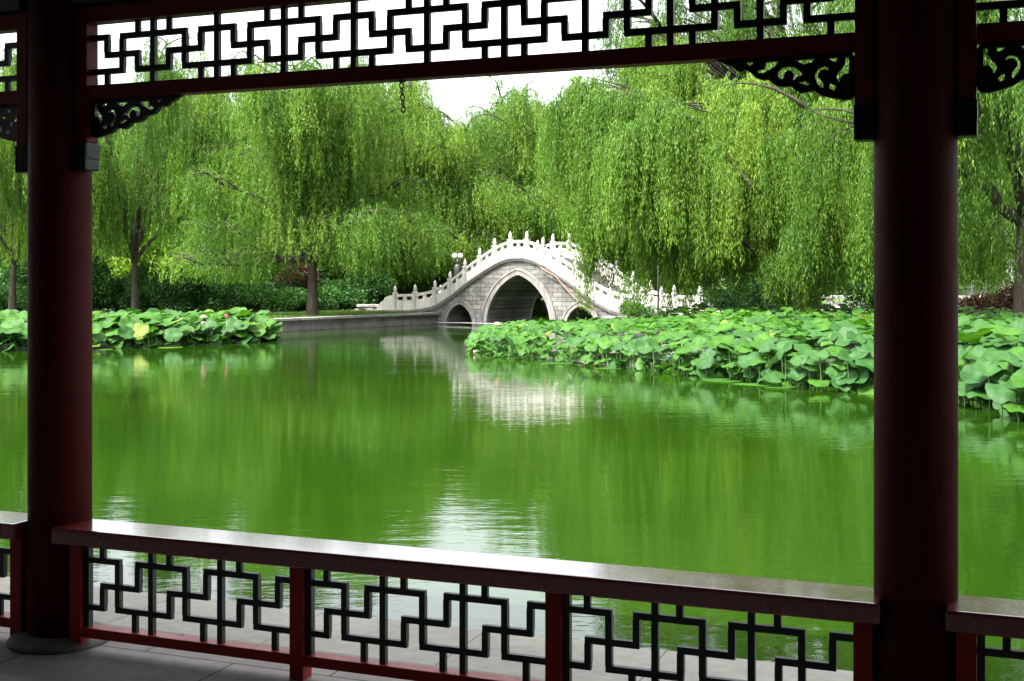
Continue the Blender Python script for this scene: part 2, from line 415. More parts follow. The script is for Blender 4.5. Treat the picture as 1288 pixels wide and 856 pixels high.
# ------------------------------------------------------------------ pavilion frame
PA = math.atan2(-1.31, 3.343)
PX = Vector((math.cos(PA), math.sin(PA), 0)); PY = Vector((-math.sin(PA), math.cos(PA), 0))
P0 = Vector((-1.99, 5.48, 0)); BAY = 3.59
def pav(x, y, z=0): 
    p = P0 + PX*x + PY*y; return Vector((p.x, p.y, z))

# ------------------------------------------------------------------ ground, water, floor
def pond_outline():
    near = [pav(30, 0.70), pav(-30, 0.70)]
    pts = [(near[1].x, near[1].y), (-40, 28), (-30, 33), (-20, 38), (-9.1, 47), (-3.6, 55.4), (-2.0, 58.2), (-6, 66), (-4, 78), (6, 80), (9, 70), (6.2, 57), (3.9, 50.6), (5.2, 48.0), (9, 46), (16, 43.5), (26, 36), (32, 22), (near[0].x, near[0].y)]
    return pts
POND = pond_outline()
def make_ground():
    bm = bmesh.new()
    inner = [bm.verts.new((x, y, BANK)) for x, y in POND]
    outer = [bm.verts.new((900*math.cos(a), 300+900*math.sin(a), BANK)) for a in np.linspace(0, 2*math.pi, 33)[:-1]]
    es = []
    for ring in (inner, outer):
        for i in range(len(ring)):
            es.append(bm.edges.new((ring[i], ring[(i+1) % len(ring)])))
    bmesh.ops.triangle_fill(bm, use_beauty=True, edges=es)
    for f in bm.faces:
        if f.normal.z < 0: f.normal_flip()
    low = [bm.verts.new((v.co.x, v.co.y, -1.4)) for v in inner]
    for i in range(len(inner)):
        j = (i+1) % len(inner)
        bm.faces.new((inner[i], inner[j], low[j], low[i]))
    me = bpy.data.meshes.new('ground'); bm.to_mesh(me); bm.free(); me.materials.append(M['ground'])
    return tag(link('ground', me), kind='structure')
make_ground()
xs = [p[0] for p in POND]; ys = [p[1] for p in POND]
wb = MB(); wb.add([(-60, -20, 0), (60, -20, 0), (60, 84, 0), (-60, 84, 0)], [(0, 1, 2, 3)])
tag(wb.build('water', M['water'], loc=(0, 0, WATER)), kind='structure')
# pavilion floor and paved ledge
fb = MB(); fb.box(-14, 18, -7.2, 0.28, -1.2, 0.0)
tag(fb.build('floor', M['paving'], loc=P0, rz=PA), kind='structure')
lb = MB(); lb.bbox(-30, 30, 0.284, 0.86, -0.16, -0.006, 0.012)
lb.box(-30, 30, 0.30, 0.78, -1.3, -0.165)
tag(lb.build('ledge_pavement', M['ledge'], loc=P0, rz=PA), kind='structure')

# ------------------------------------------------------------------ pavilion
pv = empty('pavilion', P0, PA)
tag(pv, 'dark red timber pavilion with round columns, fretwork rail and carved brackets at the pond edge', 'pavilion')
COLR = 0.135
def column(x, y, base=True):
    b = MB(); b.lathe([(COLR, 0.03), (COLR, 1.2), (COLR*0.99, 2.2), (COLR*0.98, 3.2)], 0, 0, 40)
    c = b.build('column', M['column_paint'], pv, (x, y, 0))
    q = MB(); q.lathe([(0.215, 0.0), (0.22, 0.012), (0.21, 0.028), (0.185, 0.042), (0.155, 0.048), (0.1, 0.048)], 0, 0, 40)
    q.build('plinth', M['plinth'], c)
    return c
for s in (-2, -1, 0, 1, 2, 3): column(s*BAY, 0)
for s in (-2, -1, 0, 1, 2, 3): column(s*BAY, -6.2)

TH = 0.0125   # half thickness of a lattice bar
def hbar(b, xa, xb, z, y, d):   # horizontal bar (a little thinner in depth)
    b.box(min(xa, xb)-TH+0.001, max(xa, xb)+TH-0.001, y-d+0.0015, y+d-0.0015, z-TH, z+TH)
def vbar(b, x, za, zb, y, d):
    b.box(x-TH, x+TH, y-d, y+d, min(za, zb), max(za, zb))

def bench_lattice(x0, x1, z0, z1, y):
    """three-period stepped fret between two posts"""
    b = MB(); H = z1-z0; T = (x1-x0)/3.0
    zt, zm, zb = z0+.79*H, z0+.50*H, z0+.235*H
    d = 0.012
    clip = lambda v: min(max(v, x0), x1)
    vbar(b, x0+TH, z0, z1, y, d+0.002)
    for k in (1, 2): vbar(b, x0+k*T, z0, z1, y, d)
    for k in range(3):
        vbar(b, x0+(k+.26)*T, zt+TH, z1, y, d-0.003)
        vbar(b, x0+(k+.75)*T, z0, zb-TH, y, d-0.003)
    for k in range(-2, 4):
        def px(f): return x0+(k+f)*T
        segs = [('h', -.2, .5, zt), ('v', .5, zb, zt), ('h', .5, 1.27, zb), ('v', 1.27, zb, zm), ('h', 1.27, 1.8, zm), ('v', 1.8, zm, zt)]
        for s in segs:
            if s[0] == 'h':
                a, c = clip(px(s[1])), clip(px(s[2]))
                if c-a > 0.01: hbar(b, a, c, s[3], y, d)
            else:
                xx = px(s[1])
                if x0+0.005 < xx < x1-0.005: vbar(b, xx, s[2]+TH*0.98, s[3]-TH*0.98, y, d)
    return b

def frieze_lattice(x0, x1, z0, z1, y, n=10):
    b = MB(); H = z1-z0; T = (x1-x0)/n
    zt, zm, zb = z0+.765*H, z0+.48*H, z0+.225*H
    d = 0.010
    clip = lambda v: min(max(v, x0), x1)
    for k in range(1, n): vbar(b, x0+k*T, z0, z1, y, d)
    for k in range(0, n+1):
        for sgn in (-.25, .25):
            xx = x0+(k+sgn)*T
            if not x0 < xx < x1: continue
            if k % 2: vbar(b, xx, zt+TH, z1, y, d-0.003)
            else: vbar(b, xx, z0, zb-TH, y, d-0.003)
    for k in range(-1, n+1):
        def px(f): return x0+(k+f)*T
        lo, hi = (zb, zt) if k % 2 == 0 else (zt, zb)     # path 2 level at k -> k+1
        hb = []
        a, c = clip(px(-.5)), clip(px(.5))
        if c-a > 0.01: hbar(b, a, c, lo, y, d)
        if x0 < px(.5) < x1: vbar(b, px(.5), zb+TH*.98, zt-TH*.98, y, d)
        # path 1: at bar k on the other level
        o0, o1 = hi, lo
        a, c = clip(px(-.25)), clip(px(.25))
        if c-a > 0.01: hbar(b, a, c, o0, y, d)
        if x0 < px(.25) < x1: vbar(b, px(.25), min(o0, zm)+TH*.98, max(o0, zm)-TH*.98, y, d)
        a, c = clip(px(.25)), clip(px(.75))
        if c-a > 0.01: hbar(b, a, c, zm, y, d)
        if x0 < px(.75) < x1: vbar(b, px(.75), min(o1, zm)+TH*.98, max(o1, zm)-TH*.98, y, d)
    return b

# carved bracket: outline with openings, as one flat carved board
BR_OUT = [(20,160),(120,200),(190,225),(230,258),(262,266),(300,242),(340,270),(390,315),(450,330),(495,325),(520,350),(570,380),(640,384),(690,378),(720,410),(770,434),(830,422),(880,413),(940,450),(1030,470),(1120,484),(1180,480),(1212,450),(1224,400),(1224,72),(1000,88),(600,114),(200,140)]
BR_HOLES = [
 [(310,186),(350,182),(362,195),(335,212)],
 [(470,188),(570,180),(545,215),(500,245),(450,268),(415,263),(415,250),(465,235)],
 [(580,300),(580,260),(605,230),(660,216),(720,225),(765,260),(785,285),(740,300),(712,330),(704,322),(716,290),(700,258),(665,246),(632,268),(624,310),(605,325)],
 [(735,168),(880,154),(855,180),(800,198)],
 [(755,347),(800,336),(836,355),(826,371),(800,366)],
 [(888,300),(893,268),(918,230),(960,212),(990,220),(1000,250),(975,238),(942,240),(916,268),(910,300),(928,320),(952,350),(956,386),(940,390),(905,352)],
 [(1005,150),(1065,145),(1062,176),(1030,168)],
 [(1132,140),(1166,140),(1166,270),(1122,275),(1096,310),(1090,342),(1064,300),(1075,268),(1110,230),(1136,190)],
 [(1010,352),(1030,358),(1056,380),(1042,406),(1012,392)],
 [(1188,100),(1212,98),(1212,128)],
]
def bracket_mesh():
    cu = bpy.data.curves.new('bracket_outline', 'CURVE'); cu.dimensions = '2D'; cu.fill_mode = 'BOTH'
    cu.extrude = 0.010; cu.bevel_depth = 0.0
    def conv(p):
        x, y = p
        return ((1224-x)*0.000405, -(y-(160-.064*x)) * 0.000422)
    def grow(h):
        cx = sum(p[0] for p in h)/len(h); cy = sum(p[1] for p in h)/len(h)
        return [(cx+(p[0]-cx)*1.14, cy+(p[1]-cy)*1.12) for p in h]
    for ring in [BR_OUT] + [grow(h) if len(h) < 9 else h for h in BR_HOLES]:
        sp = cu.splines.new('POLY'); sp.points.add(len(ring)-1); sp.use_cyclic_u = True
        for q, p in zip(sp.points, ring):
            a, b_ = conv(p); q.co = (a, b_, 0, 1)
    ob = bpy.data.objects.new('bracket_outline', cu); COL.objects.link(ob)
    bpy.context.view_layer.update()
    me = bpy.data.meshes.new_from_object(ob.evaluated_get(bpy.context.evaluated_depsgraph_get()))
    bpy.data.objects.remove(ob); 
    co = np.empty(len(me.vertices)*3, np.float32); me.vertices.foreach_get('co', co); co = co.reshape(-1, 3)
    co = co[:, [0, 2, 1]] * np.array([1, -1, 1]);  me.vertices.foreach_set('co', co.ravel().astype(np.float32))
    me.materials.clear(); me.materials.append(M['black_wood']); me.update()
    return me
BRM = bracket_mesh()
BRM2 = BRM.copy(); 
co = np.empty(len(BRM2.vertices)*3, np.float32); BRM2.vertices.foreach_get('co', co); co = co.reshape(-1, 3); co[:, 0] *= -1
BRM2.vertices.foreach_set('co', co.ravel()); BRM2.flip_normals(); BRM2.update()

ZB0, ZB1 = 0.465, 0.535        # bench board
ZL0, ZL1 = 0.10, 0.465
for s in (-2, -1, 0, 1, 2):
    x0 = s*BAY
    # --- bench rail
    b = MB(); b.bbox(x0+0.10, x0+BAY-0.10, -0.172, 0.062, ZB0, ZB1, 0.012, 0, 3)
    seat = b.build('bench_seat', M['bench_paint'], pv)
    ym = -0.06
    posts = [x0+0.162, x0+1.255, x0+2.335, x0+BAY-0.162]
    for i, xx in enumerate(posts):
        q = MB(); q.bbox(xx-0.031, xx+0.031, ym-0.036, ym+0.036, 0.0, ZL1-0.001, 0.004)
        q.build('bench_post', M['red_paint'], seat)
    for i in range(3):
        q = MB(); q.bbox(posts[i]+0.0315, posts[i+1]-0.0315, ym-0.03, ym+0.03, 0.057, ZL0, 0.003)
        q.build('bottom_rail', M['red_paint'], seat)
        bench_lattice(posts[i]+0.032, posts[i+1]-0.032, ZL0-0.001, ZL1-0.002, ym).build('lattice', M['green_paint'], seat)
    # --- hanging frieze
    zt0, zt1 = 2.365, 2.425
    zu0, zu1 = 2.695, 2.765
    yf = -0.02
    b = MB(); b.bbox(x0+0.193, x0+BAY-0.193, yf-0.034, yf+0.034, zt0, zt1, 0.004)
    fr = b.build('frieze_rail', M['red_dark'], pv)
    q = MB(); q.bbox(x0+0.193, x0+BAY-0.193, yf-0.034, yf+0.034, zu0, zu1, 0.004); q.build('upper_rail', M['red_dark'], fr)
    frieze_lattice(x0+0.194, x0+BAY-0.194, zt1-0.001, zu0+0.001, yf).build('lattice', M['black_wood'], fr)
    for sg, xx in ((1, x0+0.162), (-1, x0+BAY-0.162)):
        q = MB(); q.bbox(xx-0.030, xx+0.030, yf-0.038, yf+0.038, 2.181, 2.99, 0.004)
        hp = q.build('hanging_post', M['red_dark'], fr)
        q = MB()
        q.bbox(xx-0.034, xx+0.034, yf-0.043, yf+0.043, 2.108, 2.180, 0.006)
        q.bbox(xx-0.033, xx+0.033, yf-0.041, yf+0.041, 2.060, 2.106, 0.006)
        for j in range(4):
            q.box(xx-0.030+j*0.0175, xx-0.021+j*0.0175, yf-0.0455, yf+0.0455, 2.066, 2.174)
        q.build('carved_tip', M['teal_paint'], hp)
        link('carved_bracket', BRM if sg > 0 else BRM2, fr, (xx+sg*0.028, yf, zt0+0.0035))
    # --- painted beam above
    q = MB(); q.bbox(x0+0.14, x0+BAY-0.14, -0.09, 0.05, 2.768, 2.99, 0.01); q.build('beam', M['teal_paint'], pv)
q = MB(); q.bbox(-2*BAY-0.3, 3*BAY+0.3, -0.13, 0.13, 2.992, 3.2, 0.02); q.build('purlin', M['rafter'], pv)
# roof: soffit boards and pitched tiles
q = MB()
X0, X1 = -9, 14
prof = [(1.15, 3.22), (-2.9, 4.89), (-7.2, 3.22)]
vs_ = []
for x in (X0, X1):
    for (y, z) in prof: vs_.append((x, y, z))
    for (y, z) in reversed(prof): vs_.append((x, y, z+0.14))
fs_ = [(0,1,7,6),(1,2,8,7),(3,4,10,9),(4,5,11,10),(5,0,6,11),(2,3,9,8),(0,5,4,1),(1,4,3,2),(6,7,10,11),(7,8,9,10)]
q.add(vs_, fs_); roof = q.build('roof', M['roof_tile'], pv)
q = MB()
for i in range(70):
    xx = X0+0.15+i*(X1-X0-0.3)/69
    q.tube([(xx, 1.1, 3.19), (xx, -2.85, 4.82)], [0.045, 0.045], 8)
q.build('rafters', M['rafter'], roof)
q = MB(); q.box(-9, 14, -7.0, -6.85, 0.001, 3.3); q.box(-9.1, -8.95, -7.0, -0.4, 0.002, 3.4); q.box(14.0, 14.1, -7.0, -0.4, 0.002, 3.4)
q.build('back_wall', M['wall_dark'], pv)

# hook and chain under the frieze rail
ch = MB()
def torus(b, c, Rr, r, axis, n=12, k=6, sz=1.35):
    vs=[]; fs=[]
    for i in range(n):
        a=2*math.pi*i/n
        for j in range(k):
            t=2*math.pi*j/k
            rad = Rr + r*math.cos(t)
            u, h, w_ = rad*math.cos(a), rad*math.sin(a)*sz, r*math.sin(t)
            vs.append((c[0]+(u if axis==0 else w_), c[1]+(w_ if axis==0 else u), c[2]+h))
    for i in range(n):
        for j in range(k):
            fs.append((i*k+j, ((i+1)%n)*k+j, ((i+1)%n)*k+(j+1)%k, i*k+(j+1)%k))
    b.add(vs, fs, 0, True)
ch.lathe([(0.018, 2.360), (0.02, 2.366)], 0, 0, 12)
for i in range(5): torus(ch, (0.002*i, 0, 2.346-i*0.0235), 0.0085, 0.0028, i % 2)
cho = ch.build('hook_chain', M['iron'], None, pav(1.683, -0.02), PA)
tag(cho, 'short black iron chain dangling from the underside of the upper fretwork beam', 'chain')

# ------------------------------------------------------------------ retaining wall of the left bank
def wall_strip(name, pts, z0, z1, th, mat, label, cat, cap=True):
    root = MB()
    P = [Vector((x, y, 0)) for x, y in pts]
    def offs(d):
        out = []
        for i, p in enumerate(P):
            t = (P[min(i+1, len(P)-1)]-P[max(i-1, 0)]).normalized()
            out.append(p + Vector((-t.y, t.x, 0))*d)
        return out
    def strip(b, da, db, za, zb):
        A, B = offs(da), offs(db)
        n = len(P); vs = []
        for i in range(n): vs += [(A[i].x, A[i].y, za), (B[i].x, B[i].y, za), (B[i].x, B[i].y, zb), (A[i].x, A[i].y, zb)]
        fs = []
        for i in range(n-1):
            for k in range(4):
                k2 = (k+1) % 4
                fs.append((i*4+k, i*4+k2, (i+1)*4+k2, (i+1)*4+k))
        fs += [(3,2,1,0), tuple((n-1)*4+k for k in range(4))]
        b.add(vs, fs)
    strip(root, -th, 0.06, z0, z1)
    o = root.build(name, mat)
    tag(o, label, cat)
    if cap:
        c = MB(); strip(c, -th-0.04, 0.3, z1+0.002, z1+0.09); c.build('coping', M['coping'], o)
    return o
wall_strip('retaining_wall', [(-3.45, 55.5), (-9.1, 47.0), (-20, 38), (-30, 33), (-40, 28)], -1.3, -0.07, 0.15, M['bank_wall'],
           'low grey stone retaining wall running from the bridge foot along the far grassy bank', 'wall')
wall_strip('retaining_wall', [(32, 22), (26, 36), (16, 43.5), (9, 46), (5.2, 48.0), (3.9, 50.5)], -1.3, -0.07, 0.15, M['bank_wall'],
           'low stone bank edging half hidden behind the large lotus bed', 'wall')

# ------------------------------------------------------------------ bridge
BA = math.atan2(-0.57, 0.82)
br = empty('arch_bridge', (0.27, 53.0, 0), BA)
tag(br, 'white marble footbridge with one tall pointed arch, two small side arches and carved balustrades', 'bridge')
DP = [(-9, .08), (-8, .08), (-6.85, .09), (-5.6, .14), (-4.53, .335), (-3.5, .83), (-2.62, 1.41), (-1.46, 2.05), (-.7, 2.36), (0, 2.45), (.7, 2.36), (1.46, 2.05), (2.62, 1.41), (3.5, .83), (4.53, .335), (5.6, .14), (6.85, .09), (8, .08), (9, .08)]
def deck(s):
    s = min(max(s, -8.99), 8.99)
    for i in range(len(DP)-1):
        if DP[i][0] <= s <= DP[i+1][0]: break
    p1, p2 = DP[i], DP[i+1]
    p0 = DP[max(i-1, 0)]; p3 = DP[min(i+2, len(DP)-1)]
    h = p2[0]-p1[0]; t = (s-p1[0])/h
    m1 = (p2[1]-p0[1])/(p2[0]-p0[0])*h if i > 0 else 0
    m2 = (p3[1]-p1[1])/(p3[0]-p1[0])*h if i < len(DP)-2 else 0
    return (2*t**3-3*t**2+1)*p1[1] + (t**3-2*t**2+t)*m1 + (-2*t**3+3*t**2)*p2[1] + (t**3-t**2)*m2
ARCH = [(0.0, 1.65, 1.70, -.5), (-3.13, 0.72, 0.41, -.5), (3.13, 0.72, 0.41, -.5)]
def arch_z(a, s, grow=0.0):
    c, w_, top, sp = a
    w_ += grow; h = top - sp + grow
    Rr = (w_*w_ + h*h)/(2*w_) if h > w_ else w_
    x = abs(s-c)
    if x >= w_: return sp
    cx = w_-Rr
    return sp + math.sqrt(max(Rr*Rr-(x-cx)**2, 0)) * (1.0 if h > w_ else h/w_)
BW = 3.4
def bridge_body():
    b = MB(); L = 8.2
    segs = []
    cuts = sorted([a[0]-a[1] for a in ARCH] + [a[0]+a[1] for a in ARCH] + [-L, L])
    for i in range(len(cuts)-1):
        mid = (cuts[i]+cuts[i+1])/2
        ar = next((a for a in ARCH if abs(mid-a[0]) < a[1]), None)
        n = max(2, int((cuts[i+1]-cuts[i])/0.11))
        if ar:
            th = np.linspace(math.pi, 0, n+8); xs_ = [ar[0]+ar[1]*math.cos(t) for t in th]
        else: xs_ = list(np.linspace(cuts[i], cuts[i+1], n))
        segs.append((xs_, ar))
    for xs_, ar in segs:
        for i in range(len(xs_)-1):
            xa, xb = xs_[i], xs_[i+1]
            za, zb = deck(xa)-0.06, deck(xb)-0.06
            if ar: ba, bb = arch_z(ar, xa), arch_z(ar, xb)
            else: ba = bb = -1.3
            vs = [(xa,0,ba),(xb,0,bb),(xb,0,zb),(xa,0,za),(xa,BW,ba),(xb,BW,bb),(xb,BW,zb),(xa,BW,za)]
            fs = [(0,1,2,3),(5,4,7,6),(3,2,6,7)]
            if ar: fs.append((0,4,5,1))
            b.add(vs, fs)
        if ar:
            for xe, fl in ((xs_[0], False), (xs_[-1], True)):
                f = (0,1,2,3) if fl else (3,2,1,0)
                b.add([(xe,0,-.5),(xe,BW,-.5),(xe,BW,-1.3),(xe,0,-1.3)], [f])
                b
    b.add([(-L,0,-1.3),(-L,BW,-1.3),(-L,BW,deck(-L)-.06),(-L,0,deck(-L)-.06)], [(3,2,1,0)])
    b.add([(L,0,-1.3),(L,BW,-1.3),(L,BW,deck(L)-.06),(L,0,deck(L)-.06)], [(0,1,2,3)])
    return b
body = bridge_body().build('bridge_wall', M['bridge_wall'], br)
for ai, a in enumerate(ARCH):
    for y0, y1 in ((-0.055, 0.12), (BW-0.12, BW+0.055)):
        for gi, (g0, g1, pr) in enumerate(((-0.004, 0.15 if ai else 0.2, 0.0), (0.154 if ai else 0.204, 0.22 if ai else 0.30, 0.028))):
            b = MB(); n = 40
            if y0 < 1: yy0, yy1 = y0-pr, y1
            else: yy0, yy1 = y0, y1+pr
            th = np.linspace(math.pi, 0, n)
            rows = []
            for t in th:
                pts = []
                for g in (g0, g1):
                    x = a[0] + (a[1]+g)*math.cos(t); z = arch_z(a, x, g)
                    pts.append((x, z))
                rows.append(pts)
            rows = [[(rows[0][0][0], -1.2), (rows[0][1][0], -1.2)]] + rows + [[(rows[-1][0][0], -1.2), (rows[-1][1][0], -1.2)]]
            vs = []
            for (p, q_) in rows: vs += [(p[0], yy0, p[1]), (q_[0], yy0, q_[1]), (q_[0], yy1, q_[1]), (p[0], yy1, p[1])]
            fs = []
            for i in range(len(rows)-1):
                for k in range(4):
                    fs.append((i*4+k, (i+1)*4+k, (i+1)*4+(k+1) % 4, i*4+(k+1) % 4))
            b.add(vs, fs)
            if gi == 0: ring = b.build('arch_ring', M['trim_stone'], br)
            else: b.build('ring_moulding', M['trim_stone'], ring)
def ribbon(b, s0, s1, zlo, zhi, y0, y1, step=0.12, mat=0):
    n = max(2, int(abs(s1-s0)/step)+1)
    ss = np.linspace(s0, s1, n); vs = []; fs = []
    for s in ss:
        z = deck(s); vs += [(s,y0,z+zlo),(s,y1,z+zlo),(s,y1,z+zhi),(s,y0,z+zhi)]
    for i in range(n-1):
        for k in range(4): fs.append((i*4+k, i*4+(k+1)%4, (i+1)*4+(k+1)%4, (i+1)*4+k))
    fs += [(3,2,1,0), tuple((n-1)*4+k for k in range(4))]
    b.add(vs, fs, mat)
for (ya, yb, yc, yd) in ((-0.13, 0.3, -0.085, 0.3), (BW-0.3, BW+0.13, BW-0.3, BW+0.085)):
    b = MB(); ribbon(b, -8.3, 8.3, -0.07, 0.0, ya, yb); ribbon(b, -8.25, 8.25, -0.16, -0.072, yc, yd)
    b.build('cornice', M['trim_stone'], br)
POSTS = [-6.85, -5.67, -4.53, -3.68, -2.85, -2.05, -1.25, -.43, .43, 1.25, 2.05, 2.85, 3.68, 4.53, 5.67, 6.85]
def post_mesh():
    b = MB(); h = 0.088
    b.bbox(-h, h, -h, h, -0.12, 0.80, 0.012)
    b.bbox(-h-.012, h+.012, -h-.012, h+.012, 0.74, 0.79, 0.008)
    b.lathe([(0.062, .80), (0.05, .83), (0.078, .87), (0.08, .92), (0.066, .96), (0.074, .99), (0.055, 1.04), (0.025, 1.10), (0.006, 1.13)], 0, 0, 12)
    return b.mesh('post', M['marble'])
PM = post_mesh()
for side, y in ((0, 0.02), (1, BW-0.02)):
    for s in POSTS: link('post', PM, br, (s, y, deck(s)))
    for i in range(len(POSTS)-1):
        a, c = POSTS[i]+0.089, POSTS[i+1]-0.089
        b = MB()
        ribbon(b, a, c, 0.001, 0.44, y-0.055, y+0.055, 0.08)
        ribbon(b, a, c, 0.60, 0.72, y-0.065, y+0.065, 0.08)
        w3 = c-a
        for fx, hw in ((0.04, .035), (0.5, .09), (0.96, .035)):
            xm = a+fx*w3
            ribbon(b, xm-hw*w3, xm+hw*w3, 0.441, 0.599, y-0.045, y+0.045, 0.05)
        # raised field on the board
        ribbon(b, a+0.08, c-0.08, 0.09, 0.36, y-0.063, y+0.063, 0.08)
        b.build('railing_panel', M['marble'], br)
    for sg in (-1, 1):      # scrolled end drum stones
        b = MB(); prof = []
        outl = [(0, 0), (0.95, 0), (0.93, 0.12), (0.80, 0.2), (0.72, 0.36), (0.55, 0.42), (0.45, 0.58), (0.25, 0.64), (0, 0.68)]
        n = len(outl)
        vs = [(sg*(6.96+p), y-0.06, deck(sg*6.9)+q_) for p, q_ in outl] + [(sg*(6.96+p), y+0.06, deck(sg*6.9)+q_) for p, q_ in outl]
        fs = [tuple(range(n)), tuple(range(n, 2*n))[::-1]] + [(i, (i+1)%n, n+(i+1)%n, n+i) for i in range(n)]
        b.add(vs, fs); b.build('drum_stone', M['marble'], br)
b = MB()
s = -6.4
while s < 6.4:
    a, c = s, s+0.32
    z = max(deck(a+0.02), deck(c-0.02)) + 0.01
    b.box(a+.001, c-.001, 0.31, BW-0.31, z-0.35, z); s += 0.32
b.build('steps', M['step_stone'], br)
b = MB(); b.box(-9.6, -6.42, 0.31, BW-0.31, -0.06, 0.10); b.box(6.42, 9.6, 0.31, BW-0.31, -0.06, 0.10); b.build('landing', M['step_stone'], br)
# pipes along the face
def bl(x, y, z): 
    v = Matrix.Rotation(BA, 4, 'Z') @ Vector((x, y, 0)); return (0.27+v.x, 53.0+v.y, z)
b = MB(); b.tube([bl(-4.4, -.3, -.42), bl(-2.2, -.32, -.40), bl(0, -.34, -.42), bl(3.0, -.34, -.42)], [0.022]*4, 8)
tag(b.build('pipe', M['pale_pipe']), 'thin pale pipe running low across the bridge face just above the water', 'pipe')
b = MB(); b.tube([bl(1.25, -.17, 1.98), bl(2.0, -.17, 1.62), bl(2.9, -.12, .72), bl(3.3, -.12, .58), bl(4.0, -.12, .25)], [0.025]*5, 8)
tag(b.build('pipe', M['rust_pipe']), 'rusty reddish pipe sloping down the bridge spandrel from the cornice', 'pipe')

# ------------------------------------------------------------------ foliage generators
def leaves(pos, dirs, length, width, rg):
    n = len(pos)
    r = rg.normal(size=(n, 3)); side = np.cross(dirs, r); side /= np.linalg.norm(side, axis=1, keepdims=True)+1e-9
    L = (length*rg.uniform(.7, 1.25, n))[:, None]; W = (width*rg.uniform(.75, 1.25, n))[:, None]
    V = np.empty((n, 4, 3), np.float32)
    V[:, 0] = pos; V[:, 1] = pos+dirs*L*.42+side*W*.5; V[:, 2] = pos+dirs*L; V[:, 3] = pos+dirs*L*.42-side*W*.5
    return V

def bez(p0, p1, p2, n):
    t = np.linspace(0, 1, n)[:, None]
    return (1-t)**2*p0+2*t*(1-t)*p1+t*t*p2

